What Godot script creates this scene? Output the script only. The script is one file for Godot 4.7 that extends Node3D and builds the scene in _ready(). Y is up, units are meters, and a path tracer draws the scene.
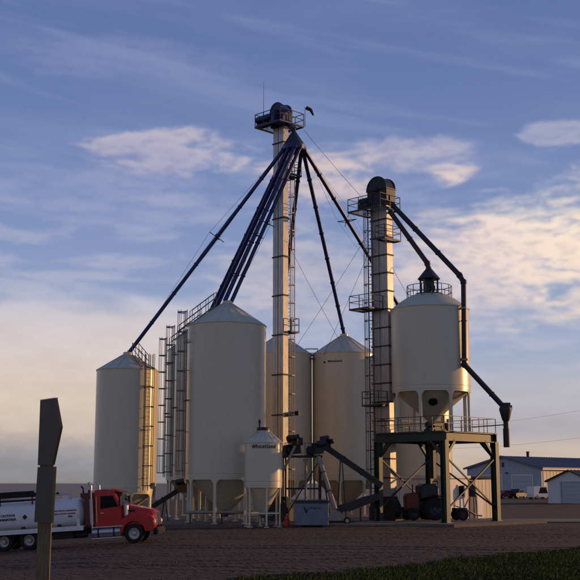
extends Node3D
# Grain and fertiliser handling plant at sunset: hopper bins, two bucket elevators, spouts,
# a raised loading bin on a green steel platform, a red tank truck. Metres, y up, camera looks along -Z.

const SUN_BEHIND := 21.0      # degrees that the sun stands behind the picture plane, on the right
const SUN_HIGH := 8.0

var M := {}
var taken := {}
var rng := RandomNumberGenerator.new()

func _ready() -> void:
	rng.seed = 1
	# camera
	var cam := Camera3D.new()
	cam.name = "camera"
	cam.fov = 29.385
	cam.near = 0.1
	cam.far = 9000.0
	add_child(cam)
	cam.position = Vector3(0, 3.2, 0)
	cam.rotation_degrees = Vector3(9.9, 0, 0)
	cam.current = true
	# sky and exposure
	var env := Environment.new()
	env.background_mode = Environment.BG_SKY
	env.sky = Sky.new()
	env.sky.sky_material = make_sky()
	env.background_energy_multiplier = 1.0
	env.tonemap_mode = Environment.TONE_MAPPER_LINEAR
	env.tonemap_exposure = 1.0
	env.sdfgi_enabled = true
	env.ssao_enabled = true
	env.ssil_enabled = true
	var we := WorldEnvironment.new()
	we.name = "world_environment"
	we.environment = env
	add_child(we)
	# low sun on the right, a little behind the plant
	var sun := DirectionalLight3D.new()
	sun.name = "sun"
	sun.light_color = Color(1.0, 0.76, 0.5)
	sun.light_energy = 0.95
	sun.light_angular_distance = 0.6
	sun.shadow_enabled = true
	add_child(sun)
	var b := deg_to_rad(SUN_BEHIND)
	var h := deg_to_rad(SUN_HIGH)
	var to_sun := Vector3(cos(h) * cos(b), sin(h), -cos(h) * sin(b))
	sun.look_at_from_position(to_sun * 100.0, Vector3.ZERO)

	make_materials()
	make_ground()
	make_pads()
	make_bins()
	make_elevators()
	make_spouts()
	make_platform()
	make_centre_machinery()
	make_far_buildings()
	make_back_yard()
	make_truck()
	make_near_sign()
	make_cables()
	make_grass()
	make_stones()

# ------------------------------------------------------------------ mesh builder
class MB:
	extends RefCounted
	var v := PackedVector3Array()
	var n := PackedVector3Array()
	var c := PackedColorArray()

	func tri(a: Vector3, b: Vector3, d: Vector3, na: Vector3, nb: Vector3, nd: Vector3) -> void:
		var g := (b - a).cross(d - a)
		if g.length_squared() < 1e-16:
			return
		if g.dot(na + nb + nd) > 0.0:
			v.append_array(PackedVector3Array([a, d, b]))
			n.append_array(PackedVector3Array([na, nd, nb]))
		else:
			v.append_array(PackedVector3Array([a, b, d]))
			n.append_array(PackedVector3Array([na, nb, nd]))

	func flat(a: Vector3, b: Vector3, d: Vector3, out: Vector3) -> void:
		var g := (b - a).cross(d - a).normalized()
		if g.dot(out) < 0.0:
			g = -g
		tri(a, b, d, g, g, g)

	func quad(a: Vector3, b: Vector3, d: Vector3, e: Vector3, out: Vector3) -> void:
		flat(a, b, d, out)
		flat(a, d, e, out)

	func box(p: Vector3, s: Vector3, basis := Basis.IDENTITY) -> MB:
		var h := s * 0.5
		for ax in 3:
			for sg in [-1.0, 1.0]:
				var o := Vector3.ZERO
				o[ax] = sg
				var i := (ax + 1) % 3
				var j := (ax + 2) % 3
				var q: Array = []
				for k in [[-1, -1], [1, -1], [1, 1], [-1, 1]]:
					var t := Vector3.ZERO
					t[ax] = sg * h[ax]
					t[i] = k[0] * h[i]
					t[j] = k[1] * h[j]
					q.append(p + basis * t)
				quad(q[0], q[1], q[2], q[3], basis * o)
		return self

	# a bar with a rectangular section between two points
	func bar(a: Vector3, b: Vector3, w: float, h: float) -> MB:
		var d := b - a
		var f := d.normalized()
		var up := Vector3.UP if absf(f.y) < 0.95 else Vector3.RIGHT
		var s := f.cross(up).normalized()
		var u := s.cross(f).normalized()
		return box((a + b) * 0.5, Vector3(w, h, d.length()), Basis(s, u, -f))

	func tube(a: Vector3, b: Vector3, r1: float, r2 := -1.0, seg := 12, caps := true) -> MB:
		if r2 < 0.0:
			r2 = r1
		var f := (b - a).normalized()
		var up := Vector3.UP if absf(f.y) < 0.95 else Vector3.RIGHT
		var s := f.cross(up).normalized()
		var u := s.cross(f).normalized()
		var slope := (r1 - r2) / maxf((b - a).length(), 1e-5)
		for i in seg:
			var t0 := TAU * i / seg
			var t1 := TAU * (i + 1) / seg
			var d0 := s * cos(t0) + u * sin(t0)
			var d1 := s * cos(t1) + u * sin(t1)
			var n0 := (d0 + f * slope).normalized()
			var n1 := (d1 + f * slope).normalized()
			tri(a + d0 * r1, a + d1 * r1, b + d1 * r2, n0, n1, n1)
			tri(a + d0 * r1, b + d1 * r2, b + d0 * r2, n0, n1, n0)
			if caps:
				tri(a, a + d0 * r1, a + d1 * r1, -f, -f, -f)
				tri(b, b + d0 * r2, b + d1 * r2, f, f, f)
		return self

	func path(pts: Array, r: float, seg := 8) -> MB:
		for i in pts.size() - 1:
			tube(pts[i], pts[i + 1], r, r, seg)
			if i > 0:
				ball(pts[i], r * 1.0, seg, 4)
		return self

	func ball(p: Vector3, r: float, seg := 10, rings := 6, squash := Vector3.ONE) -> MB:
		for j in rings:
			for i in seg:
				var q: Array = []
				for k in [[0, 0], [1, 0], [1, 1], [0, 1]]:
					var t: float = TAU * (i + k[0]) / seg
					var e: float = PI * (j + k[1]) / rings - PI / 2
					q.append(Vector3(cos(e) * cos(t), sin(e), cos(e) * sin(t)))
				tri(p + q[0] * r * squash, p + q[1] * r * squash, p + q[2] * r * squash, q[0], q[1], q[2])
				tri(p + q[0] * r * squash, p + q[2] * r * squash, p + q[3] * r * squash, q[0], q[2], q[3])
		return self

	# profile: array of [radius, height]; turned round a vertical axis (or an axis given by basis)
	func lathe(prof: Array, seg: int, p := Vector3.ZERO, basis := Basis.IDENTITY) -> MB:
		var m := prof.size()
		var fn: Array = []
		var ln: Array = []
		for i in m - 1:
			var dr: float = prof[i + 1][0] - prof[i][0]
			var dy: float = prof[i + 1][1] - prof[i][1]
			fn.append(Vector2(dy, -dr).normalized())
			ln.append(Vector2(dy, dr).length())
		for i in m - 1:
			var na: Vector2 = fn[i]
			var nb: Vector2 = fn[i]
			if i > 0 and fn[i - 1].dot(fn[i]) > 0.75 and ln[i] < ln[i - 1] * 4.0:
				na = (fn[i - 1] + fn[i]).normalized()
			if i < m - 2 and fn[i + 1].dot(fn[i]) > 0.75 and ln[i] < ln[i + 1] * 4.0:
				nb = (fn[i + 1] + fn[i]).normalized()
			for k in seg:
				var t0 := TAU * k / seg
				var t1 := TAU * (k + 1) / seg
				var a0 := Vector3(sin(t0), 0, cos(t0))
				var a1 := Vector3(sin(t1), 0, cos(t1))
				var up := Vector3.UP
				var p00: Vector3 = p + basis * (a0 * prof[i][0] + up * prof[i][1])
				var p01: Vector3 = p + basis * (a1 * prof[i][0] + up * prof[i][1])
				var p10: Vector3 = p + basis * (a0 * prof[i + 1][0] + up * prof[i + 1][1])
				var p11: Vector3 = p + basis * (a1 * prof[i + 1][0] + up * prof[i + 1][1])
				var n00 := basis * (a0 * na.x + up * na.y)
				var n01 := basis * (a1 * na.x + up * na.y)
				var n10 := basis * (a0 * nb.x + up * nb.y)
				var n11 := basis * (a1 * nb.x + up * nb.y)
				tri(p00, p01, p11, n00, n01, n11)
				tri(p00, p11, p10, n00, n11, n10)
		return self

	# extruded outline: 2D points (x, y) drawn between z0 and z1; bevel pulls the end faces in
	func prism(poly: PackedVector2Array, z0: float, z1: float, x := Transform3D.IDENTITY, bevel := 0.0) -> MB:
		var mid := Vector2.ZERO
		for q in poly:
			mid += q / poly.size()
		var inner := PackedVector2Array()
		var ext := 0.0
		for q in poly:
			ext = maxf(ext, (q - mid).length())
		for q in poly:
			inner.append(q + (mid - q).normalized() * minf(bevel, (q - mid).length() * 0.5))
		var rows: Array = [[poly, z0], [poly, z1]]
		if bevel > 0.0:
			rows = [[inner, z0], [poly, z0 + bevel], [poly, z1 - bevel], [inner, z1]]
		var ccw := not Geometry2D.is_polygon_clockwise(poly)
		for k in rows.size() - 1:
			for i in poly.size():
				var j := (i + 1) % poly.size()
				var a: Vector2 = rows[k][0][i]
				var b: Vector2 = rows[k][0][j]
				var d: Vector2 = rows[k + 1][0][j]
				var e: Vector2 = rows[k + 1][0][i]
				var e2: Vector2 = poly[j] - poly[i]
				var out := Vector3(e2.y, -e2.x, 0) * (1.0 if ccw else -1.0)
				quad(x * Vector3(a.x, a.y, rows[k][1]), x * Vector3(b.x, b.y, rows[k][1]), x * Vector3(d.x, d.y, rows[k + 1][1]), x * Vector3(e.x, e.y, rows[k + 1][1]), x.basis * out)
		var t := Geometry2D.triangulate_polygon(poly)
		for cap in [[rows[0], -1.0], [rows[-1], 1.0]]:
			for i in range(0, t.size(), 3):
				var q: Array = []
				for k in 3:
					var w: Vector2 = cap[0][0][t[i + k]]
					q.append(x * Vector3(w.x, w.y, cap[0][1]))
				flat(q[0], q[1], q[2], x.basis * Vector3(0, 0, cap[1]))
		return self

	func mesh() -> ArrayMesh:
		var a := []
		a.resize(Mesh.ARRAY_MAX)
		a[Mesh.ARRAY_VERTEX] = v
		a[Mesh.ARRAY_NORMAL] = n
		if c.size() == v.size() and c.size() > 0:
			a[Mesh.ARRAY_COLOR] = c
		var m := ArrayMesh.new()
		m.add_surface_from_arrays(Mesh.PRIMITIVE_TRIANGLES, a)
		return m

# ------------------------------------------------------------------ naming helpers
func numbered(called: String) -> String:
	if not taken.has(called):
		taken[called] = 0
		return called
	taken[called] += 1
	return "%s_%03d" % [called, taken[called]]

func part(called: String, mb: MB, m: Material, parent: Node) -> MeshInstance3D:
	return part_mesh(called, mb.mesh(), m, parent)

func part_mesh(called: String, me: Mesh, m: Material, parent: Node) -> MeshInstance3D:
	var o := MeshInstance3D.new()
	o.name = called if parent != self else numbered(called)
	o.mesh = me
	o.material_override = m
	parent.add_child(o, true)
	return o

func thing(called: String, label: String, category: String, at := Vector3.ZERO, turn := 0.0, group := "") -> Node3D:
	var o := Node3D.new()
	o.name = numbered(called)
	add_child(o)
	o.position = at
	o.rotation.y = turn
	return tag(o, label, category, group)

func tag(o: Node3D, label: String, category: String, group := "") -> Node3D:
	o.set_meta("label", label)
	o.set_meta("category", category)
	if group != "":
		o.set_meta("group", group)
	return o

func kind(o: Node3D, k: String) -> Node3D:
	o.set_meta("kind", k)
	return o

func lettering(text: String, high: float, bold := false) -> PackedVector3Array:
	var t := TextMesh.new()
	var f := SystemFont.new()
	f.font_names = PackedStringArray(["Droid Sans"])
	if bold:
		f.font_weight = 700
	t.font = f
	t.text = text
	t.font_size = 64
	t.pixel_size = high / 46.0
	t.depth = 0.02
	t.curve_step = 2.0
	var arr := t.get_mesh_arrays()
	var vs: PackedVector3Array = arr[Mesh.ARRAY_VERTEX]
	var out := PackedVector3Array()
	var idx = arr[Mesh.ARRAY_INDEX]
	if idx != null and idx.size() > 0:
		for i in idx:
			out.append(vs[i])
	else:
		out = vs
	return out

# letters bent round an upright cylinder; phi is where their middle faces
func wrapped_letters(text: String, high: float, r: float, phi: float, y: float, bold := false) -> MB:
	var mb := MB.new()
	var vs := lettering(text, high, bold)
	for i in range(0, vs.size() - 2, 3):
		var q: Array = []
		for k in 3:
			var p := vs[i + k]
			var t := phi + p.x / r
			var rr := r + 0.012 + p.z
			q.append(Vector3(sin(t) * rr, y + p.y, cos(t) * rr))
		var mid := (q[0] + q[1] + q[2]) as Vector3
		mid.y = 0
		mb.flat(q[0], q[1], q[2], mid.normalized())
	return mb

func flat_letters(text: String, high: float, x: Transform3D, bold := false) -> MB:
	var mb := MB.new()
	var vs := lettering(text, high, bold)
	for i in range(0, vs.size() - 2, 3):
		mb.flat(x * vs[i], x * vs[i + 1], x * vs[i + 2], x.basis.z)
	return mb

# ------------------------------------------------------------------ materials
func srgb(r: float, g: float, b: float) -> Color:
	return Color(r / 255.0, g / 255.0, b / 255.0)

func noise_image(sd: int, freq: float, oct: int, size: int, a: Color, b: Color, power := 1.0, spots := 0.0) -> ImageTexture:
	var f := FastNoiseLite.new()
	f.seed = sd
	f.frequency = freq
	f.fractal_octaves = oct
	f.fractal_gain = 0.6
	var g := f.get_seamless_image(size, size)
	var d := g.get_data()
	var step := maxi(1, d.size() / (size * size))
	var o := PackedByteArray()
	o.resize(size * size * 3)
	for i in size * size:
		var t := pow(d[i * step] / 255.0, power)
		if spots > 0.0:
			t = clampf(t + rng.randf_range(-spots, spots), 0, 1)
		o[i * 3] = int(255.0 * clampf(lerpf(a.r, b.r, t), 0, 1))
		o[i * 3 + 1] = int(255.0 * clampf(lerpf(a.g, b.g, t), 0, 1))
		o[i * 3 + 2] = int(255.0 * clampf(lerpf(a.b, b.b, t), 0, 1))
	return ImageTexture.create_from_image(Image.create_from_data(size, size, false, Image.FORMAT_RGB8, o))

func plain(col: Color, rough: float, metal := 0.0) -> StandardMaterial3D:
	var m := StandardMaterial3D.new()
	m.albedo_color = col
	m.roughness = rough
	m.metallic = metal
	return m

func grained(tex: Texture2D, scale: Vector3, rough: float, metal := 0.0, world := false) -> StandardMaterial3D:
	var m := plain(Color.WHITE, rough, metal)
	m.albedo_texture = tex
	m.uv1_triplanar = true
	m.uv1_world_triplanar = world
	m.uv1_scale = scale
	return m

func bump(sd: int, freq: float, size := 256) -> ImageTexture:
	var f := FastNoiseLite.new()
	f.seed = sd
	f.frequency = freq
	f.fractal_octaves = 4
	var g := f.get_seamless_image(size, size)
	g.bump_map_to_normal_map(6.0)
	return ImageTexture.create_from_image(g)

func make_materials() -> void:
	M.bin = grained(noise_image(3, 0.02, 5, 256, srgb(197, 189, 160), srgb(206, 199, 171), 1.0, 0.05), Vector3(0.35, 0.05, 0.35), 0.34)
	M.bin.clearcoat_enabled = true
	M.bin.clearcoat = 0.25
	M.bin.clearcoat_roughness = 0.3
	M.roof = grained(noise_image(4, 0.02, 5, 256, srgb(190, 184, 158), srgb(204, 198, 173), 1.0, 0.08), Vector3(0.35, 0.35, 0.35), 0.5)
	M.trunk = grained(noise_image(5, 0.03, 5, 256, srgb(156, 154, 148), srgb(202, 198, 190), 1.0, 0.1), Vector3(0.7, 0.12, 0.7), 0.36, 0.45)
	M.flange = grained(noise_image(6, 0.05, 4, 128, srgb(44, 44, 46), srgb(70, 68, 66)), Vector3.ONE, 0.6, 0.3)
	M.navy = grained(noise_image(7, 0.03, 4, 128, srgb(12, 23, 78), srgb(22, 35, 102), 1.0, 0.08), Vector3(0.5, 0.5, 0.5), 0.42)
	M.brown = grained(noise_image(8, 0.03, 4, 128, srgb(44, 34, 36), srgb(66, 52, 52), 1.0, 0.1), Vector3(0.5, 0.5, 0.5), 0.5)
	M.head = grained(noise_image(9, 0.03, 4, 128, srgb(34, 40, 46), srgb(54, 60, 66), 1.0, 0.1), Vector3(0.6, 0.6, 0.6), 0.45, 0.2)
	M.steel = grained(noise_image(10, 0.05, 4, 128, srgb(84, 84, 84), srgb(116, 114, 110)), Vector3.ONE, 0.5, 0.45)
	M.green = grained(noise_image(11, 0.03, 5, 128, srgb(20, 46, 36), srgb(34, 60, 47), 1.0, 0.1), Vector3(0.5, 0.5, 0.5), 0.5)
	M.grate = plain(srgb(52, 54, 56), 0.7, 0.3)
	M.dark = grained(noise_image(12, 0.04, 4, 128, srgb(24, 24, 28), srgb(40, 38, 40), 1.0, 0.1), Vector3(0.7, 0.7, 0.7), 0.55)
	M.pale = grained(noise_image(13, 0.03, 4, 128, srgb(128, 122, 110), srgb(166, 158, 142), 1.0, 0.1), Vector3(0.6, 0.6, 0.6), 0.45, 0.15)
	M.concrete = grained(noise_image(14, 0.03, 5, 256, srgb(84, 74, 64), srgb(120, 108, 94), 1.0, 0.15), Vector3(0.25, 0.25, 0.25), 0.9, 0.0, true)
	M.letters = plain(srgb(22, 22, 24), 0.6)
	M.red_letters = plain(srgb(140, 40, 44), 0.6)
	M.red = grained(noise_image(26, 0.02, 6, 256, srgb(188, 6, 14), srgb(160, 34, 30), 2.2, 0.05), Vector3(0.5, 0.5, 0.5), 0.32)
	M.red.clearcoat_enabled = true
	M.red.clearcoat = 0.3
	M.red.clearcoat_roughness = 0.08
	M.dark_red = plain(srgb(92, 8, 16), 0.35)
	M.white = grained(noise_image(15, 0.02, 5, 256, srgb(206, 201, 196), srgb(226, 222, 217), 1.0, 0.05), Vector3(0.5, 0.2, 0.5), 0.32)
	M.chrome = plain(srgb(190, 190, 192), 0.18, 0.95)
	M.alu = plain(srgb(170, 170, 172), 0.35, 0.8)
	M.rubber = grained(noise_image(16, 0.06, 4, 128, srgb(22, 21, 21), srgb(38, 35, 33), 1.0, 0.15), Vector3(1.5, 1.5, 1.5), 0.9)
	M.rim = plain(srgb(168, 166, 162), 0.4, 0.5)
	M.chassis = plain(srgb(20, 20, 22), 0.7)
	M.glass = plain(srgb(20, 24, 28), 0.06)
	M.lens = plain(srgb(225, 222, 210), 0.08)
	M.amber = plain(srgb(190, 96, 16), 0.2)
	M.wood = grained(noise_image(17, 0.03, 5, 256, srgb(92, 78, 54), srgb(140, 122, 90), 1.0, 0.12), Vector3(6, 0.6, 6), 0.9)
	M.sign_back = grained(noise_image(18, 0.03, 5, 256, srgb(44, 40, 36), srgb(66, 58, 50), 1.0, 0.12), Vector3(1.6, 0.8, 1.6), 0.6, 0.1)
	M.box_paint = grained(noise_image(19, 0.03, 5, 128, srgb(92, 104, 116), srgb(112, 124, 136), 1.0, 0.06), Vector3(0.5, 0.25, 0.5), 0.5)
	M.siding = grained(noise_image(20, 0.03, 5, 128, srgb(146, 154, 160), srgb(168, 174, 178), 1.0, 0.06), Vector3(0.3, 0.1, 0.3), 0.6)
	M.cream_siding = grained(noise_image(21, 0.03, 5, 128, srgb(200, 188, 160), srgb(222, 212, 188), 1.0, 0.06), Vector3(0.4, 0.12, 0.4), 0.6)
	M.blue_roof = grained(noise_image(22, 0.03, 5, 128, srgb(80, 86, 102), srgb(100, 106, 120), 1.0, 0.08), Vector3(0.3, 0.3, 0.3), 0.5, 0.2)
	M.shingle = grained(noise_image(23, 0.05, 5, 128, srgb(52, 52, 56), srgb(78, 76, 76), 1.0, 0.15), Vector3(0.6, 0.6, 0.6), 0.9)
	M.trim = plain(srgb(206, 204, 198), 0.5)
	M.door = plain(srgb(170, 172, 172), 0.5)
	M.rail = plain(srgb(58, 58, 60), 0.5, 0.3)
	M.cable = plain(srgb(58, 58, 62), 0.5, 0.6)
	M.sock = plain(srgb(70, 48, 48), 0.9)
	M.dirt = grained(noise_image(24, 0.012, 6, 1024, srgb(128, 100, 80), srgb(200, 172, 148), 1.0, 0.1), Vector3(0.09, 0.09, 0.09), 1.0, 0.0, true)
	M.dirt.vertex_color_use_as_albedo = true
	M.dirt.normal_enabled = true
	M.dirt.normal_texture = bump(31, 0.05, 512)
	M.dirt.normal_scale = 0.55
	M.stone = plain(Color.WHITE, 0.95)
	M.stone.vertex_color_use_as_albedo = true
	M.grass = plain(Color.WHITE, 0.75)
	M.grass.vertex_color_use_as_albedo = true
	M.grass.cull_mode = BaseMaterial3D.CULL_DISABLED
	M.grass.backlight_enabled = true
	M.grass.backlight = Color(0.3, 0.34, 0.12)

# ------------------------------------------------------------------ sky
var sky_noise := FastNoiseLite.new()
var sky_fine := FastNoiseLite.new()
const AIR := [[0.0, 164, 154, 150], [1.5, 172, 166, 168], [4.0, 174, 178, 190], [7.0, 156, 171, 200], [11.0, 135, 154, 193], [15.0, 118, 139, 185], [20.0, 103, 124, 174], [26.0, 92, 112, 163], [45.0, 80, 104, 158], [90.0, 72, 96, 148]]
# height, left deck colour, then right deck colour
const DECK := [[0.0, 142, 140, 142, 186, 166, 152], [1.0, 146, 146, 152, 202, 182, 164], [1.8, 170, 162, 162, 200, 184, 172], [2.6, 204, 186, 172, 174, 170, 176], [4.0, 220, 200, 182, 184, 180, 188], [5.0, 219, 201, 188, 204, 194, 194], [6.5, 217, 203, 198, 194, 192, 202], [8.0, 212, 202, 204, 194, 193, 205], [10.0, 188, 190, 207, 190, 192, 206]]
# cloud masses: azimuth, height, half width, half height, colour, strength, raggedness
const MASS := [
	[13.0, 12.2, 4.4, 2.6, 255, 234, 214, 1.0, 0.9], [9.6, 10.8, 4.6, 3.0, 234, 214, 208, 0.8, 0.8], [18.5, 11.0, 6.0, 3.6, 250, 226, 206, 0.9, 0.9],
	[4.6, 16.6, 4.4, 1.1, 196, 186, 200, 0.55, 1.2], [1.8, 15.9, 2.9, 1.6, 224, 202, 198, 0.8, 1.3], [8.6, 15.9, 1.2, 0.7, 242, 216, 206, 0.85, 1.2], [8.0, 16.6, 2.4, 0.9, 190, 184, 202, 0.5, 1.0],
	[-6.2, 17.0, 4.2, 1.0, 206, 193, 202, 0.75, 1.9], [-7.6, 16.2, 3.4, 1.2, 158, 160, 194, 0.5, 1.2], [-6.5, 14.4, 1.8, 0.4, 172, 176, 202, 0.6, 0.9], [14.2, 17.4, 1.8, 0.8, 198, 190, 204, 0.55, 2.0], [0.5, 10.5, 4.5, 2.4, 208, 196, 200, 0.6, 0.9],
	[-9.0, 21.5, 7.0, 1.0, 134, 144, 188, 0.45, 1.3], [-12.0, 14.0, 7.0, 1.4, 146, 158, 196, 0.4, 1.3], [24.0, 15.0, 7.0, 2.6, 226, 204, 198, 0.7, 1.2],
	[-26.0, 15.5, 8.0, 2.2, 178, 172, 198, 0.7, 1.3], [-44.0, 12.0, 10.0, 3.0, 200, 190, 198, 0.8, 1.2], [40.0, 10.0, 10.0, 3.4, 246, 216, 192, 0.8, 1.2],
	[75.0, 12.0, 14.0, 3.6, 250, 214, 182, 0.8, 1.2], [-80.0, 17.0, 14.0, 3.0, 180, 174, 196, 0.7, 1.3], [-125.0, 13.0, 16.0, 3.4, 190, 182, 194, 0.7, 1.3], [120.0, 18.0, 16.0, 3.4, 208, 192, 190, 0.7, 1.3], [165.0, 14.0, 14.0, 3.0, 190, 182, 194, 0.7, 1.3]]

func stops(table: Array, e: float, at: int) -> Vector3:
	var i := 0
	while i < table.size() - 2 and e > table[i + 1][0]:
		i += 1
	var t := clampf((e - table[i][0]) / (table[i + 1][0] - table[i][0]), 0, 1)
	var p := Vector3(table[i][at], table[i][at + 1], table[i][at + 2])
	var q := Vector3(table[i + 1][at], table[i + 1][at + 1], table[i + 1][at + 2])
	return p.lerp(q, t)

func sky_colour(a: float, e: float) -> Vector3:
	var ar := deg_to_rad(a)
	var er := deg_to_rad(e)
	var d := Vector3(cos(er) * sin(ar), sin(er) * 3.3, -cos(er) * cos(ar))
	var warp := sky_noise.get_noise_3dv(d * 16.0 + Vector3(7, 3, 1))
	var n1 := sky_noise.get_noise_3dv(d * 30.0 + Vector3(warp, warp * 0.5, -warp) * 1.6) * 0.5 + 0.5
	var n2 := sky_fine.get_noise_3dv(d * 85.0 + Vector3(warp, 0, warp) * 4.0) * 0.5 + 0.5
	var n := n1 * 0.68 + n2 * 0.32
	var sunward := cos(ar - deg_to_rad(90.0 - SUN_BEHIND)) * 0.5 + 0.5
	var col := stops(AIR, maxf(e, 0.0), 1)
	col = col.lerp(Vector3(232, 190, 160), 0.28 * pow(sunward, 6.0) * exp(-maxf(e, 0.0) / 10.0))
	# thin high veil
	var veil := sky_noise.get_noise_3dv(Vector3(d.x, d.y * 2.2 + d.x * 0.8, d.z) * 8.0 + Vector3(20, 0, 0))
	col = col.lerp(Vector3(152, 160, 196), clampf((veil + 0.15) * 0.42, 0, 0.3) * smoothstep(40.0, 14.0, e) * smoothstep(5.0, 12.0, e))
	var streak := sky_fine.get_noise_3dv(Vector3(d.x * 0.8 + d.y * 0.5, d.y * 2.0 + d.x * 1.1, d.z) * 13.0 + Vector3(3, 50, 0))
	col = col.lerp(Vector3(146, 158, 196), clampf(streak * 1.1 - 0.1, 0, 0.32) * smoothstep(11.0, 17.0, e) * smoothstep(60.0, 25.0, e))
	# drawn-out wisps in the middle heights
	var wisp := sky_fine.get_noise_3dv(Vector3(d.x, d.y * 1.6 + d.x * 0.25, d.z) * 22.0 + Vector3(warp, warp, 0) * 1.2)
	col = col.lerp(Vector3(190, 188, 206), clampf(wisp * 1.3 + 0.12, 0, 0.55) * smoothstep(19.0, 10.0, e) * smoothstep(2.0, 7.0, e))
	# low deck
	var side := smoothstep(-3.0, 8.0, a) if a < 60.0 else smoothstep(190.0, 90.0, a)
	var top := lerpf(9.4, 5.4, side) - 1.9 * exp(-pow((a - 2.0) / 5.0, 2)) + (n1 - 0.5) * 1.6
	var deck := smoothstep(top + 0.8 + 0.5 * side, top - 1.0 - 0.9 * side, e)
	var dc := stops(DECK, maxf(e + (n - 0.5) * 0.9, 0.0), 1).lerp(stops(DECK, maxf(e + (n - 0.5) * 0.9, 0.0), 4), side)
	dc += Vector3.ONE * (n - 0.5) * 26.0
	col = col.lerp(dc, deck * (0.94 - 0.3 * side * smoothstep(2.5, 5.5, e)))
	# separate masses
	for m in MASS:
		var da: float = a - m[0]
		if absf(da) > m[2] * 1.6 or absf(e - m[1]) > m[3] * 1.6:
			continue
		var ell: float = 1.0 - (pow(da / m[2], 2) + pow((e - m[1]) / m[3], 2))
		var k: float = smoothstep(-0.55, 1.15, ell + (n - 0.5) * 3.6 * m[8])
		k *= smoothstep(-1.5, -0.2, ell)
		var cc := Vector3(m[4], m[5], m[6])
		cc = cc.lerp(cc * Vector3(0.86, 0.87, 0.94), clampf((0.55 - n2) * 2.4, 0, 1))
		col = col.lerp(cc, k * m[7])
	return col

func make_sky() -> PanoramaSkyMaterial:
	sky_noise.seed = 11
	sky_noise.frequency = 0.35
	sky_noise.fractal_octaves = 5
	sky_noise.fractal_gain = 0.52
	sky_fine.seed = 12
	sky_fine.frequency = 0.5
	sky_fine.fractal_octaves = 5
	sky_fine.fractal_gain = 0.55
	var w := 4096
	var h := 2048
	var lw := 512
	var lh := 256
	var low := PackedByteArray()
	low.resize(lw * lh * 3)
	for y in lh:
		var e := 90.0 - (y + 0.5) / lh * 180.0
		for x in lw:
			var cc := Vector3(120, 112, 110)
			if e > -1.0:
				cc = sky_colour((x + 0.5) / lw * 360.0 - 180.0, e)
			for k in 3:
				low[(y * lw + x) * 3 + k] = clampi(int(cc[k]), 0, 255)
	var im := Image.create_from_data(lw, lh, false, Image.FORMAT_RGB8, low)
	im.resize(w, h, Image.INTERPOLATE_CUBIC)
	# the same sky again, finer, over the part with the most cloud detail
	var per := w / 360.0
	var x0 := int((180.0 - 19.0) * per)
	var x1 := int((180.0 + 19.0) * per)
	var y0 := int((90.0 - 28.0) * per)
	var y1 := int((90.0 + 0.5) * per)
	var bw := x1 - x0
	var bh := y1 - y0
	var fine := PackedByteArray()
	fine.resize(bw * bh * 3)
	for y in bh:
		var e := 90.0 - (y + y0 + 0.5) / per
		for x in bw:
			var cc := sky_colour((x + x0 + 0.5) / per - 180.0, e)
			var dither := rng.randf()
			for k in 3:
				fine[(y * bw + x) * 3 + k] = clampi(int(cc[k] + dither), 0, 255)
	var fi := Image.create_from_data(bw, bh, false, Image.FORMAT_RGB8, fine)
	im.blit_rect(fi, Rect2i(0, 0, bw, bh), Vector2i(x0, y0))
	# a panorama starts at -Z: swap its halves
	var turned := Image.create(w, h, false, Image.FORMAT_RGB8)
	turned.blit_rect(im, Rect2i(w / 2, 0, w / 2, h), Vector2i(0, 0))
	turned.blit_rect(im, Rect2i(0, 0, w / 2, h), Vector2i(w / 2, 0))
	var m := PanoramaSkyMaterial.new()
	m.panorama = ImageTexture.create_from_image(turned)
	return m

# ------------------------------------------------------------------ ground
var ground_noise := FastNoiseLite.new()

const RUTS := [[47.0, 0.25, 0.004, 1.0], [51.5, 0.05, -0.003, 0.8], [57.0, -0.1, 0.003, 1.0], [66.0, 0.12, 0.0, 0.9], [72.0, -0.06, 0.002, 0.8], [79.0, 0.03, 0.0, 0.7], [42.0, -0.3, 0.01, 0.7]]

func height(x: float, z: float) -> float:
	var d := -z
	var y := 1.5 * (1.0 - smoothstep(12.0, 33.0, d))                     # the road bank that the camera stands on
	var dip := maxf(0.0, -8.0 - x)
	dip = minf(dip, 16.0)
	y -= 0.062 * dip * smoothstep(34.0, 50.0, d) * (1.0 - smoothstep(67.0, 82.0, d))
	y += 0.0045 * clampf(d - 112.0, 0.0, 110.0) * smoothstep(18.0, 30.0, x)
	if d > 30.0 and d < 84.0 and absf(x) < 60.0:
		y += 0.035 * ground_noise.get_noise_2d(x * 1.2, z * 3.0) + 0.02 * ground_noise.get_noise_2d(x * 6.0 + 90.0, z * 9.0)
		y -= 0.05 * rut(x, d)
	return y

# wheel tracks that sweep across the yard: 1 in the bottom of a rut, a little below 0 on the berm beside it
func rut(x: float, d: float) -> float:
	var out := 0.0
	for t in RUTS:
		var line: float = t[0] + t[1] * x + t[2] * x * x + 0.8 * ground_noise.get_noise_2d(x * 0.8, t[0] * 9.0)
		for side in [-0.95, 0.95]:
			var k: float = absf(d - line - side)
			if k < 1.1:
				out += t[3] * ((1.0 - smoothstep(0.12, 0.42, k)) - 0.45 * smoothstep(0.3, 0.5, k) * (1.0 - smoothstep(0.5, 1.0, k)))
	return clampf(out, -0.6, 1.4)

func verge(x: float, d: float) -> float:
	# positive on the grass: distance past the ragged line where grass takes over from dirt
	var line := 38.6 + (x + 1.3) * 1.22 - 0.006 * maxf(0.0, x) * x
	return (line - d) * 0.63 + 1.3 * ground_noise.get_noise_2d(x * 4.0 + 300.0, d * 4.0) + 0.5 * ground_noise.get_noise_2d(x * 16.0 + 700.0, d * 16.0)

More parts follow.
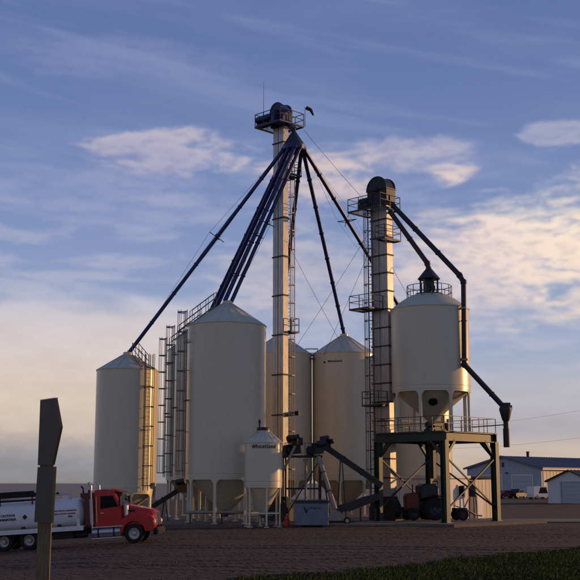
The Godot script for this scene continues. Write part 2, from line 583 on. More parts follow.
func make_ground() -> void:
	ground_noise.seed = 5
	ground_noise.frequency = 0.06
	ground_noise.fractal_octaves = 4
	var xs: Array = [-6000.0, -2000.0, -700.0, -300.0, -150.0, -90.0, -60.0]
	var q := -45.0
	while q <= 60.0:
		xs.append(q)
		q += 0.75
	xs.append_array([70.0, 85.0, 110.0, 150.0, 300.0, 700.0, 2000.0, 6000.0])
	var ds: Array = [-300.0, -60.0, -10.0, 2.0]
	q = 8.0
	while q <= 100.0:
		ds.append(q)
		q += 0.75 if q < 36.0 or q > 84.0 else 0.22
	ds.append_array([104.0, 110.0, 118.0, 128.0, 142.0, 160.0, 180.0, 205.0, 240.0, 300.0, 500.0, 1000.0, 2500.0, 7000.0])
	var nx := xs.size()
	var nd := ds.size()
	var pos := PackedVector3Array()
	var nor := PackedVector3Array()
	var col := PackedColorArray()
	for j in nd:
		for i in nx:
			var x: float = xs[i]
			var d: float = ds[j]
			pos.append(Vector3(x, height(x, -d), -d))
			var e := 0.4
			nor.append(Vector3(height(x - e, -d) - height(x + e, -d), 2.0 * e, height(x, -d - e) - height(x, -d + e)).normalized())
			# linear base colours: damp brown dirt, paler worn strips, soil under the grass
			var t := ground_noise.get_noise_2d(x * 0.9, d * 4.0)
			var u := ground_noise.get_noise_2d(x * 5.0 + 40.0, d * 16.0 + 40.0)
			var cc := Color(0.066, 0.038, 0.02).lerp(Color(0.112, 0.07, 0.04), clampf(0.45 + t * 1.1 + u * 0.7, 0, 1))
			if d > 36.0 and d < 84.0 and absf(x) < 60.0:     # packed, damper soil in the wheel tracks, loose paler soil thrown up beside them
				var k := rut(x, d)
				cc = cc.lerp(Color(0.04, 0.026, 0.018), 0.55 * clampf(k, 0, 1)).lerp(Color(0.12, 0.084, 0.06), clampf(-k, 0, 0.6))
			if verge(x, d) > -0.3:
				cc = cc.lerp(Color(0.06, 0.07, 0.02), smoothstep(-0.3, 0.6, verge(x, d)))
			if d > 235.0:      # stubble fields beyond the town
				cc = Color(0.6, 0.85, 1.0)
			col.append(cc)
	var idx := PackedInt32Array()
	for j in nd - 1:
		for i in nx - 1:
			var a := j * nx + i
			idx.append_array(PackedInt32Array([a, a + nx, a + 1, a + 1, a + nx, a + nx + 1]))
	var arr := []
	arr.resize(Mesh.ARRAY_MAX)
	arr[Mesh.ARRAY_VERTEX] = pos
	arr[Mesh.ARRAY_NORMAL] = nor
	arr[Mesh.ARRAY_COLOR] = col
	arr[Mesh.ARRAY_INDEX] = idx
	var me := ArrayMesh.new()
	me.add_surface_from_arrays(Mesh.PRIMITIVE_TRIANGLES, arr)
	kind(part_mesh("ground", me, M.dirt, self), "structure")

func make_grass() -> void:
	var mb := MB.new()
	var g := RandomNumberGenerator.new()
	g.seed = 8
	for i in 9:
		var a := g.randf() * TAU
		var r := g.randf() * 0.07
		var p := Vector3(cos(a) * r, -0.01, sin(a) * r)
		var lean := Vector3(cos(a + 0.5), 0, sin(a + 0.5)) * g.randf_range(0.03, 0.12)
		var hh := g.randf_range(0.6, 1.0)
		var s := Vector3(-sin(a), 0, cos(a)) * 0.009
		var m1 := p + lean * 0.35 + Vector3.UP * hh * 0.55
		var tp := p + lean + Vector3.UP * hh
		var nn := Vector3(cos(a), 0.5, sin(a)).normalized()
		mb.tri(p - s, p + s, m1 + s * 0.8, nn, nn, nn)
		mb.tri(p - s, m1 + s * 0.8, m1 - s * 0.8, nn, nn, nn)
		mb.tri(m1 - s * 0.8, m1 + s * 0.8, tp, nn, nn, nn)
	var spots: Array = []
	g.seed = 9
	for i in 90000:
		var x := g.randf_range(-16.0, 30.0)
		var d := g.randf_range(31.0, 66.0)
		var k := verge(x, d)
		if k < 0.0 or (k < 1.2 and g.randf() > 0.25 + 0.6 * k):
			continue
		spots.append([x, d, k])
	var mm := MultiMesh.new()
	mm.transform_format = MultiMesh.TRANSFORM_3D
	mm.use_colors = true
	mm.mesh = mb.mesh()
	mm.instance_count = spots.size()
	for i in spots.size():
		var s = spots[i]
		var tall := (g.randf_range(0.06, 0.16) + (0.14 if g.randf() < 0.03 else 0.0)) * (0.8 + 0.6 * (ground_noise.get_noise_2d(s[0] * 3.0, s[1] * 3.0) + 0.4))
		var b := Basis(Vector3.UP, g.randf() * TAU).scaled(Vector3(1.4, tall, 1.4))
		mm.set_instance_transform(i, Transform3D(b, Vector3(s[0], height(s[0], -s[1]), -s[1])))
		var t := clampf(0.5 + ground_noise.get_noise_2d(s[0] * 2.0 + 50.0, s[1] * 2.0) + g.randf_range(-0.3, 0.3), 0, 1)
		mm.set_instance_color(i, (Color(0.055, 0.115, 0.012).lerp(Color(0.105, 0.17, 0.024), t) if g.randf() > 0.06 else Color(0.2, 0.17, 0.07)))
	var o := MultiMeshInstance3D.new()
	o.name = "verge_grass"
	o.multimesh = mm
	o.material_override = M.grass
	add_child(o)
	kind(tag(o, "short green grass on the roadside verge at bottom right", "grass"), "stuff")

func make_stones() -> void:
	var mb := MB.new()
	mb.ball(Vector3.ZERO, 1.0, 6, 4, Vector3(1.0, 0.6, 0.8))
	var g := RandomNumberGenerator.new()
	g.seed = 21
	var mm := MultiMesh.new()
	mm.transform_format = MultiMesh.TRANSFORM_3D
	mm.use_colors = true
	mm.mesh = mb.mesh()
	mm.instance_count = 4500
	for i in 4500:
		var x := g.randf_range(-24.0, 26.0)
		var d := g.randf_range(36.0, 84.0)
		var s := 0.012 + 0.05 * pow(g.randf(), 3.0)
		mm.set_instance_transform(i, Transform3D(Basis(Vector3.UP, g.randf() * TAU).scaled(Vector3(s, s, s)), Vector3(x, height(x, -d) + s * 0.2, -d)))
		mm.set_instance_color(i, Color(0.045, 0.03, 0.02).lerp(Color(0.085, 0.066, 0.052), g.randf()))
	var o := MultiMeshInstance3D.new()
	o.name = "loose_gravel"
	o.multimesh = mm
	o.material_override = M.stone
	add_child(o)
	kind(tag(o, "loose gravel stones scattered over the brown dirt yard", "gravel"), "stuff")

# ------------------------------------------------------------------ ladders, railings
# caged ladder; its root stands at the ladder foot, local +z points away from the wall
func ladder(parent: Node3D, foot: Vector3, phi: float, high: float, cage_from: float, above := 1.1) -> void:
	var o := Node3D.new()
	o.name = "caged_ladder"
	parent.add_child(o, true)
	o.position = foot
	o.rotation.y = phi
	for s in [-0.23, 0.23]:
		part("side_rail", MB.new().box(Vector3(s, (high + above) * 0.5, 0), Vector3(0.05, high + above, 0.06)), M.steel, o)
	var rungs := MB.new()
	var y := 0.3
	while y < high:
		rungs.bar(Vector3(-0.23, y, 0), Vector3(0.23, y, 0), 0.03, 0.03)
		y += 0.31
	y = 1.0
	while y < high:
		for s in [-0.23, 0.23]:
			rungs.bar(Vector3(s, y, 0), Vector3(s, y, -0.24), 0.04, 0.04)
		y += 2.4
	kind(part("rungs", rungs, M.steel, o), "stuff")
	for k in 5:
		var t := PI * k / 4.0
		var straps := MB.new().box(Vector3(cos(t) * 0.38, (cage_from + high + above) * 0.5, sin(t) * 0.62 + 0.06), Vector3(0.035, high + above - cage_from, 0.035))
		part("cage_strap", straps, M.steel, o)
	y = cage_from
	while y < high + above + 0.05:
		var hoop := MB.new()
		var pts: Array = []
		for k in 11:
			var t := PI * k / 10.0
			pts.append(Vector3(cos(t) * 0.38, y, sin(t) * 0.62 + 0.06))
		pts.push_front(Vector3(0.38, y, 0.0))
		pts.append(Vector3(-0.38, y, 0.0))
		for k in pts.size() - 1:
			hoop.bar(pts[k], pts[k + 1], 0.03, 0.08)
		part("cage_hoop", hoop, M.steel, o)
		y += 1.55

# posts, top rail and middle rail along a line of points
func railing(parent: Node, pts: Array, high := 1.1, closed := false, called := "railing", m: Material = null) -> void:
	var mb := MB.new()
	var n := pts.size() if closed else pts.size() - 1
	for i in n:
		var a: Vector3 = pts[i]
		var b: Vector3 = pts[(i + 1) % pts.size()]
		for f in [0.52, 1.0]:
			mb.bar(a + Vector3.UP * high * f, b + Vector3.UP * high * f, 0.05, 0.05)
		var k := maxi(1, int(round((b - a).length() / 1.2)))
		for j in k + 1:
			if j == k and (closed or i < n - 1):
				continue
			var p: Vector3 = a.lerp(b, float(j) / k)
			mb.box(p + Vector3.UP * high * 0.5, Vector3(0.05, high, 0.05))
	part(called, mb, m if m else M.rail, parent)

# steel landing: toe boards and bearers round an open grating of bars, railing on the sides asked for
func landing(parent: Node3D, x0: float, x1: float, z0: float, z1: float, y: float, open_sides := [], brace_to := 0.0) -> void:
	var o := Node3D.new()
	o.name = "landing"
	parent.add_child(o, true)
	o.position = Vector3((x0 + x1) * 0.5, y, (z0 + z1) * 0.5)
	var hx := (x1 - x0) * 0.5
	var hz := (z1 - z0) * 0.5
	var fr := MB.new()
	for s in [-1, 1]:
		fr.box(Vector3(s * hx, -0.06, 0), Vector3(0.07, 0.14, hz * 2 + 0.07))
		fr.box(Vector3(0, -0.06, s * hz), Vector3(hx * 2 - 0.07, 0.14, 0.07))
	fr.box(Vector3(0, -0.1, 0), Vector3(hx * 2 - 0.08, 0.12, 0.08))
	part("deck_frame", fr, M.rail, o)
	var gr := MB.new()
	var k := int(hz * 2 / 0.2)
	for i in k:
		gr.box(Vector3(0, -0.015, -hz + (i + 0.5) * hz * 2 / k), Vector3(hx * 2 - 0.1, 0.03, 0.055))
	part("grating", gr, M.grate, o)
	var c := [Vector3(-hx, 0, -hz), Vector3(hx, 0, -hz), Vector3(hx, 0, hz), Vector3(-hx, 0, hz)]
	for i in 4:
		if not open_sides.has(i):
			railing(o, [c[i], c[(i + 1) % 4]])
	if brace_to != 0.0:
		var br := MB.new()
		for s in [-1, 1]:
			br.bar(Vector3(-hx, -0.15, s * hz * 0.8), Vector3(hx, -0.15 - brace_to, s * hz * 0.8), 0.06, 0.06)
		part("knee_brace", br, M.steel, o)

# ------------------------------------------------------------------ bins
func hopper_bin(at: Vector3, label: String, r: float, skirt: float, eave: float, apex: float, phase: float, opt := {}) -> Node3D:
	var o := thing(opt.get("name", "hopper_bin"), label, "bin", at, 0.0, opt.get("group", "cream hopper bins"))
	var seg := 96
	# wall, with the faint weld beads between its sheets
	var prof: Array = [[r - 0.06, skirt - 0.01], [r, skirt], [r, skirt + 0.3]]
	var y := skirt + 0.32
	prof.append_array([[r + 0.022, y], [r + 0.022, y + 0.05], [r, y + 0.07]])
	y += 1.8
	while y < eave - 0.8:
		prof.append_array([[r, y - 0.02], [r + 0.006, y], [r, y + 0.02]])
		y += 1.83
	prof.append([r, eave])
	part("wall", MB.new().lathe(prof, seg), M.bin, o)
	var top: float = opt.get("top_radius", 0.34)
	var rp: Array = [[r - 0.02, eave - 0.03], [r + 0.05, eave - 0.03], [r + 0.05, eave + 0.03]]
	if opt.get("domed", false):
		for k in 9:
			var t := k / 8.0
			rp.append([lerpf(r, top, t), eave + 0.05 + (apex - eave) * (1.0 - pow(1.0 - t, 1.45))])
	else:
		rp.append([top, apex])
	var roof := part("roof", MB.new().lathe(rp, seg), M.roof, o)
	# raised roof seams
	if not opt.get("domed", false):
		var seams := MB.new()
		for k in 16:
			var t := TAU * (k + 0.5) / 16.0
			var dd := Vector3(sin(t), 0, cos(t))
			seams.bar(dd * (r + 0.02) + Vector3.UP * (eave + 0.045), dd * (top + 0.1) + Vector3.UP * (apex - 0.02), 0.05, 0.05)
		part("roof_seams", seams, M.roof, roof)
		var cap := MB.new().lathe([[top + 0.06, apex - 0.05], [top + 0.06, apex + 0.16], [top - 0.05, apex + 0.22], [0.0, apex + 0.24]], 32)
		part("fill_cap", cap, M.bin, roof)
	# hopper cone and its outlet
	var hb: float = opt.get("hopper_to", 0.75)
	var hop := MB.new().lathe([[0.22, hb], [r - 0.04, skirt + 0.02]], seg)
	var hp := part("hopper", hop, M.bin, o)
	part("slide_gate", MB.new().lathe([[0.0, hb - 0.32], [0.2, hb - 0.3], [0.24, hb - 0.1], [0.3, hb - 0.08], [0.3, hb], [0.22, hb + 0.02]], 24).box(Vector3(0.42, hb - 0.12, 0), Vector3(0.5, 0.08, 0.34)), M.steel, hp)
	if opt.has("manhole"):
		var ph: float = opt.manhole
		var slope := Vector3(sin(ph), 0, cos(ph))
		var hy := lerpf(hb, skirt, 0.62)
		var hr := lerpf(0.22, r - 0.04, 0.62)
		var out := (slope * (skirt - hb) - Vector3.UP * (r - 0.26)).normalized()
		var p := slope * hr + Vector3.UP * hy
		part("manhole", MB.new().tube(p - out * 0.1, p + out * 0.12, 0.36, 0.36, 24), M.dark, hp)
	# legs with spreading gussets that make the arches
	var nl: int = opt.get("legs", 8)
	var lw: float = opt.get("leg_width", 0.22)
	var foot: float = opt.get("foot", 0.0)
	for k in nl:
		var t := phase + TAU * k / nl
		var b := Basis(Vector3.UP, t)
		var lg := MB.new()
		var rr := r - 0.1
		lg.box(b * Vector3(0, (foot + skirt) * 0.5 + 0.06, rr), Vector3(lw, skirt - foot - 0.1, lw * 0.75), b)
		lg.box(b * Vector3(0, foot + 0.03, rr), Vector3(lw + 0.2, 0.06, lw + 0.14), b)
		var gw: float = opt.get("gusset", 0.42)
		for s in [-1.0, 1.0]:
			var poly := PackedVector2Array([Vector2(s * lw * 0.5, skirt - 0.02), Vector2(s * (lw * 0.5 + gw), skirt - 0.02), Vector2(s * (lw * 0.5 + gw), skirt - 0.12), Vector2(s * (lw * 0.5 + gw * 0.45), skirt - 0.2), Vector2(s * (lw * 0.5 + 0.1), skirt - gw * 0.75), Vector2(s * lw * 0.5, skirt - gw * 1.25)])
			lg.prism(poly, 0.0, 0.05, Transform3D(Basis(Vector3.UP, t + s * gw * 0.42 / rr), b * Vector3(0, 0, rr + 0.02)))
		part("leg", lg, M.bin, o)
	var band := MB.new().lathe([[r - 0.14, skirt + 0.02], [r - 0.14, skirt - 0.16], [r - 0.02, skirt - 0.16], [r - 0.02, skirt + 0.02]], seg)
	part("skirt_band", band, M.bin, o)
	if opt.has("ladder"):
		var ph: float = opt.ladder
		ladder(o, Vector3(sin(ph), 0, cos(ph)) * (r + 0.3) + Vector3.UP * (skirt + 0.1), ph, eave - skirt - 0.1, 0.4, 1.15)
		# handrails that climb the roof from the ladder to the fill cap
		var d := Vector3(sin(ph), 0, cos(ph))
		var sd := Vector3(cos(ph), 0, -sin(ph)) * 0.32
		var rl := MB.new()
		for s in [-1.0, 1.0]:
			var a: Vector3 = d * (r - 0.1) + Vector3.UP * (eave + 0.08) + sd * s
			var b2: Vector3 = d * (top + 0.7) + Vector3.UP * (apex - 0.22 * (r / 3.0)) + sd * s
			for hh in [0.6, 1.05]:
				rl.bar(a + Vector3.UP * hh, b2 + Vector3.UP * hh, 0.045, 0.045)
			for k in 4:
				var p: Vector3 = a.lerp(b2, k / 3.0)
				rl.box(p + Vector3.UP * 0.525, Vector3(0.045, 1.1, 0.045))
			rl.bar(a, b2, 0.06, 0.06)
		for k in 7:
			var p := (d * (r - 0.1) + Vector3.UP * (eave + 0.1)).lerp(d * (top + 0.7) + Vector3.UP * (apex - 0.22 * (r / 3.0) + 0.02), k / 6.0)
			rl.bar(p - sd, p + sd, 0.05, 0.04)
		part("roof_handrail", rl, M.steel, o)
		for yy in [eave - 1.4, (eave + skirt) * 0.5]:
			for sg in [-1.0, 1.0]:
				part("ladder_bracket", MB.new().bar(d * (r - 0.02) + Vector3.UP * yy + sd * sg, d * (r + 0.34) + Vector3.UP * yy + sd * sg, 0.06, 0.06), M.steel, o)
	return o

# ------------------------------------------------------------------ elevators
# local axes: -x faces camera left, +z faces camera right (the sunlit narrow side)
func elevator(at: Vector3, label: String, hx: float, hz: float, top: float, section: float, head_mat: Material, head_w: float, head_h: float, motor: bool) -> Node3D:
	var o := thing("bucket_elevator", label, "elevator", at, PI / 4, "bucket elevator towers")
	# boot
	var boot := MB.new()
	boot.prism(PackedVector2Array([Vector2(-hz - 0.5, 0.0), Vector2(hz + 0.5, 0.0), Vector2(hz + 0.5, 1.0), Vector2(hz, 1.9), Vector2(-hz, 1.9), Vector2(-hz - 0.5, 1.0)]), -hx - 0.08, hx + 0.08, Transform3D(Basis(Vector3(0, 0, 1), Vector3.UP, Vector3(-1, 0, 0)), Vector3.ZERO))
	part("boot", boot, M.dark, o)
	# trunking sections, each with two legs side by side and a narrow gap between
	var sec := MB.new()
	var gap := hz * 0.08
	for s in [-1.0, 1.0]:
		sec.box(Vector3(0, section * 0.5, s * (hz + gap) * 0.5), Vector3(hx * 2, section - 0.1, hz - gap))
	sec.box(Vector3(0, section * 0.5, 0), Vector3(hx * 2 - 0.16, section - 0.1, gap * 2.0 + 0.02))
	for s in [-1.0, 1.0]:      # stiffening ribs folded into the broad sides
		sec.box(Vector3(0, section * 0.5, s * hz * 0.52), Vector3(hx * 2 + 0.03, section - 0.16, 0.05))
	var sec_mesh := sec.mesh()
	var fl := MB.new()
	fl.box(Vector3.ZERO, Vector3(hx * 2 + 0.14, 0.11, hz * 2 + 0.14))
	var fl_mesh := fl.mesh()
	var y := 1.9
	while y < top - 0.2:
		var p := part_mesh("trunk_section", sec_mesh, M.trunk, o)
		var k := minf(1.0, (top - y) / section)
		p.position.y = y
		p.scale.y = k
		var q := part_mesh("flange", fl_mesh, M.flange, o)
		q.position.y = y
		y += section
	# head: round hood over the top pulley, flat sides, discharge at +z
	var poly := PackedVector2Array([Vector2(-head_w, 0), Vector2(head_w * 0.8, 0), Vector2(head_w * 1.05, 0.35), Vector2(head_w * 1.05, head_h - head_w)])
	for k in 13:
		var t := PI * (k + 1) / 14.0
		poly.append(Vector2(cos(t) * head_w, head_h - head_w + sin(t) * head_w))
	poly.append(Vector2(-head_w, head_h - head_w))
	var hd := MB.new()
	var turned := Transform3D(Basis(Vector3(0, 0, 1), Vector3.UP, Vector3(-1, 0, 0)), Vector3(0, top, 0))
	hd.prism(poly, -hx - 0.22, hx + 0.22, turned)
	var head := part("head_hood", hd, head_mat, o)
	var rim := MB.new()
	for s in [-1.0, 1.0]:
		for k in 16:
			var t0 := PI * k / 16.0
			var t1 := PI * (k + 1) / 16.0
			var yc := top + head_h - head_w
			rim.bar(Vector3(s * (hx + 0.22), yc + sin(t0) * (head_w + 0.03), cos(t0) * (head_w + 0.03)), Vector3(s * (hx + 0.22), yc + sin(t1) * (head_w + 0.03), cos(t1) * (head_w + 0.03)), 0.09, 0.09)
	rim.box(Vector3(0, top + head_h - head_w - 0.05, 0), Vector3(hx * 2 + 0.56, 0.1, head_w * 2 + 0.2))
	part("hood_rim", rim, head_mat, head)
	part("shaft_bearing", MB.new().tube(Vector3(-hx - 0.5, top + head_h - head_w, 0), Vector3(hx + 0.5, top + head_h - head_w, 0), 0.1).box(Vector3(-hx - 0.36, top + head_h - head_w - 0.04, 0), Vector3(0.18, 0.3, 0.4)), M.flange, head)
	if motor:
		part("drive_motor", MB.new().tube(Vector3(-hx - 0.55, top + 0.85, -head_w - 1.2), Vector3(-hx - 0.55, top + 0.85, -head_w * 0.2), 0.36, 0.36, 16).box(Vector3(-hx - 0.5, top + 0.6, -head_w * 0.1), Vector3(0.5, 0.9, 0.6)).box(Vector3(-hx - 0.55, top + 0.3, -head_w - 0.5), Vector3(0.5, 0.3, 1.4)), head_mat, head)
	return o

func cable(a: Vector3, b: Vector3, sag: float, r: float, label: String, group: String, called := "guy_cable", category := "cable") -> void:
	var mid := (a + b) * 0.5
	var mb := MB.new()
	var last := a
	for i in range(1, 13):
		var t := i / 12.0
		var p := a.lerp(b, t) - Vector3.UP * sag * 4.0 * t * (1.0 - t)
		mb.tube(last - mid, p - mid, r, r, 5, false)
		last = p
	var o := part(called, mb, M.cable, self)
	o.position = mid
	tag(o, label, category, group)

# a spout: straight tube with bolted flanges, optional truss bracket and its stay cables
func spout(pts: Array, r: float, m: Material, label: String, brackets: Array = [], square := false) -> Node3D:
	var base: Vector3 = pts[-1]
	var o := thing("spout_pipe", label, "spout", base, 0.0, "grain spouts")
	for i in pts.size() - 1:
		var a: Vector3 = pts[i] - base
		var b: Vector3 = pts[i + 1] - base
		var mb := MB.new()
		if square:
			mb.bar(a, b, r * 2, r * 2)
		else:
			mb.tube(a, b, r, r, 16)
		part("tube", mb, m, o)
		var len := (b - a).length()
		var d := (b - a) / len
		var k := 0.12
		while k < len:
			part("flange", MB.new().tube(a + d * (k - 0.04), a + d * (k + 0.04), r + 0.05, r + 0.05, 16), m, o)
			k += 3.05
		if i > 0:
			part("elbow", MB.new().ball(a, r * 1.28, 14, 8), m, o)
	for t in brackets:
		var a: Vector3 = pts[0] - base
		var b: Vector3 = pts[-1] - base
		var p := a.lerp(b, t)
		var d := (b - a).normalized()
		var s := d.cross(Vector3.UP).normalized()
		var u := s.cross(d).normalized()
		var br := MB.new()
		for q in [s * 0.95, -s * 0.95, u * 0.75, -u * 0.75]:
			br.bar(p + q.normalized() * r * 0.8, p + q, 0.06, 0.06)
		br.bar(p + s * 0.95, p - u * 0.3, 0.05, 0.05)
		br.bar(p - s * 0.95, p - u * 0.3, 0.05, 0.05)
		part("truss_bracket", br, M.dark, o)
		var cb := MB.new()
		for q in [s * 0.95, -s * 0.95, u * 0.75]:
			cb.tube(a.lerp(b, maxf(t - 0.42, 0.02)), p + q, 0.012, 0.012, 4, false)
			cb.tube(p + q, a.lerp(b, minf(t + 0.42, 0.98)), 0.012, 0.012, 4, false)
		part("stay_cables", cb, M.cable, o)
	return o

func wheel(parent: Node3D, p: Vector3, r: float, w: float, rim_r: float, called := "wheel", rim_mat: Material = null) -> void:
	var o := Node3D.new()
	o.name = called
	parent.add_child(o, true)
	o.position = p
	var b := Basis(Vector3.RIGHT, PI / 2)     # lathe axis along z
	var h := w * 0.5
	part("tyre", MB.new().lathe([[rim_r, -h * 0.9], [r * 0.86, -h], [r * 0.96, -h * 0.86], [r, -h * 0.6], [r, h * 0.6], [r * 0.96, h * 0.86], [r * 0.86, h], [rim_r, h * 0.9]], 36, Vector3.ZERO, b), M.rubber, o)
	var rim := MB.new().lathe([[0.0, -h * 0.3], [rim_r * 0.35, -h * 0.3], [rim_r * 0.4, -h * 0.1], [rim_r, -h * 0.85], [rim_r, h * 0.85], [rim_r * 0.92, h * 0.86], [rim_r * 0.86, h * 0.4], [rim_r * 0.45, h * 0.3], [rim_r * 0.4, h * 0.75], [rim_r * 0.3, h * 0.85], [0.0, h * 0.86]], 28, Vector3.ZERO, b)
	for k in 8:
		var t := TAU * k / 8.0
		rim.tube(Vector3(cos(t) * rim_r * 0.62, sin(t) * rim_r * 0.62, h * 0.2), Vector3(cos(t) * rim_r * 0.62, sin(t) * rim_r * 0.62, h * 0.5), rim_r * 0.07, rim_r * 0.07, 6)
	part("rim", rim, rim_mat if rim_mat else M.rim, o)

# ------------------------------------------------------------------ the plant
func make_pads() -> void:
	# low concrete aprons under the plant, each with a chamfered front edge
	for p in [[Vector3(-3.0, 0, -95.0), Vector3(31.0, 0.16, 21.0), 0.0], [Vector3(12.0, 0, -91.5), Vector3(12.5, 0.2, 12.5), PI / 4]]:
		var mb := MB.new()
		var s: Vector3 = p[1]
		mb.box(Vector3(0, s.y * 0.5 - 0.1, 0), Vector3(s.x, s.y + 0.2 - 0.03, s.z))
		mb.box(Vector3(0, s.y - 0.015, 0), Vector3(s.x - 0.06, 0.03, s.z - 0.06))
		var o := part("concrete_pad", mb, M.concrete, self)
		o.position = p[0]
		o.rotation.y = p[2]
		kind(o, "structure")
	var dw := MB.new().box(Vector3(0, 0.0, 0), Vector3(70.0, 0.2, 7.5))
	var k := part("driveway", dw, M.concrete, self)
	k.position = Vector3(50.5, 0.0, -97.5)
	k.rotation.y = 0.06
	kind(k, "structure")

const BIG := [3.13, 3.62, 15.55, 17.45]

func make_bins() -> void:
	var ph := deg_to_rad(-68.0)
	hopper_bin(Vector3(-13.4, 0.0, -91), "short cream hopper bin at far left with a sunlit caged ladder", 2.51, 2.5, 12.3, 13.65, deg_to_rad(20.0), {"ladder": deg_to_rad(44.0), "hopper_to": 0.6, "gusset": 0.36})
	var g := 0.16
	var row := [
		[Vector3(-5.05, g, -88), "tall cream hopper bin at the front of the left row, behind the small bin", {"ladder": ph}],
		[Vector3(-6.9, g, -96.5), "tall cream hopper bin in the middle of the left row, mostly hidden", {"ladder": ph}],
		[Vector3(-8.45, g, -104.6), "rearmost tall cream hopper bin of the left row, only its edge and ladder showing", {"ladder": ph}],
		[Vector3(-1.0, g, -107.9), "tall cream hopper bin standing directly behind the main elevator tower", {}],
		[Vector3(5.32, g, -108), "tall cream hopper bin with small dark lettering below its roof, between the two elevators", {"f": true}],
		[Vector3(12.9, 0.0, -110.6), "cream hopper bin seen through the green platform, behind the white shed", {}]]
	for q in row:
		var o := hopper_bin(q[0], q[1], BIG[0], BIG[1] - q[0].y, BIG[2] - q[0].y, BIG[3] - q[0].y, deg_to_rad(-12.0), q[2])
		if q[2].has("f"):
			part("lettering", wrapped_letters("Wheatland", 0.2, BIG[0], deg_to_rad(-20.0), 14.5, true), M.letters, o)
			var t := deg_to_rad(-40.0)
			part("emblem", MB.new().tube(Vector3(sin(t), 0, cos(t)) * (BIG[0] - 0.02) + Vector3.UP * 14.44, Vector3(sin(t), 0, cos(t)) * (BIG[0] + 0.02) + Vector3.UP * 14.44, 0.11, 0.11, 14), M.letters, o)
	# catwalk that joins the two rear bins below their roofs
	var c := thing("bin_catwalk", "small steel catwalk bridging the two rear bins at roof height", "catwalk", Vector3(2.08, 15.1, -107.0))
	part("walkway", MB.new().box(Vector3(0, 0, 0), Vector3(1.2, 0.1, 0.7)), M.steel, c)
	railing(c, [Vector3(-0.6, 0.05, 0.33), Vector3(0.6, 0.05, 0.33)], 0.9)
	railing(c, [Vector3(-0.6, 0.05, -0.33), Vector3(0.6, 0.05, -0.33)], 0.9)
	# the small bin in front
	var s := hopper_bin(Vector3(-1.97, 0.02, -83), "small cream hopper bin with bold black lettering, in front of the tallest left bin", 1.39, 3.0, 6.12, 7.0, deg_to_rad(12.0), {"legs": 6, "leg_width": 0.13, "gusset": 0.1, "hopper_to": 0.95, "top_radius": 0.42})
	part("lettering", wrapped_letters("Wheatland", 0.26, 1.39, deg_to_rad(3.0), 5.82, true), M.letters, s)
	part("fill_lid", MB.new().lathe([[0.5, 7.02], [0.5, 7.2], [0.44, 7.26], [0.0, 7.3]], 28).tube(Vector3(-0.3, 7.2, 0), Vector3(-0.3, 7.75, 0), 0.06).tube(Vector3(-0.3, 7.6, 0), Vector3(-0.3, 7.85, 0), 0.12, 0.05), M.dark, s)
	var br := MB.new()
	for k in 6:
		var t0 := deg_to_rad(12.0) + TAU * k / 6.0
		var t1 := t0 + TAU / 6.0
		br.bar(Vector3(sin(t0), 0, cos(t0)) * 1.29 + Vector3.UP * 1.0, Vector3(sin(t1), 0, cos(t1)) * 1.29 + Vector3.UP * 1.0, 0.08, 0.1)
	part("leg_bracing", br, M.bin, s)
	# the raised loading bin on the platform
	var r := hopper_bin(Vector3(11.55, 7.16, -90.45), "large cream hopper bin raised on the green steel platform", 3.2, 3.42, 10.1, 11.35, deg_to_rad(-23.5), {"domed": true, "top_radius": 1.15, "hopper_to": 0.9, "leg_width": 0.24, "gusset": 0.46, "manhole": deg_to_rad(-4.0)})
	cupola(r, 11.35)

func cupola(o: Node3D, y: float) -> void:
	var c := Node3D.new()
	c.name = "cupola"
	o.add_child(c, true)
	c.position.y = y
	part("curb", MB.new().lathe([[1.9, -0.42], [1.9, -0.3], [1.15, 0.02], [1.15, 0.14], [0.0, 0.16]], 40), M.head, c)
	for k in 6:
		var t := TAU * (k + 0.35) / 6.0
		part("post", MB.new().box(Vector3(sin(t) * 0.7, 0.75, cos(t) * 0.7), Vector3(0.15, 1.3, 0.15), Basis(Vector3.UP, t)), M.head, c)
	part("roof", MB.new().lathe([[0.0, 1.36], [0.9, 1.36], [0.93, 1.42], [0.22, 2.3], [0.2, 2.45], [0.0, 2.46]], 32), M.brown, c)
	part("valve", MB.new().tube(Vector3(0, 0.1, 0), Vector3(0, 1.36, 0), 0.22, 0.32).box(Vector3(0.3, 0.6, 0.15), Vector3(0.34, 0.4, 0.3)), M.head, c)
	var pts: Array = []
	for k in 14:
		var t := TAU * k / 14.0
		pts.append(Vector3(sin(t) * 1.85, -0.34, cos(t) * 1.85))
	railing(c, pts, 1.1, true)

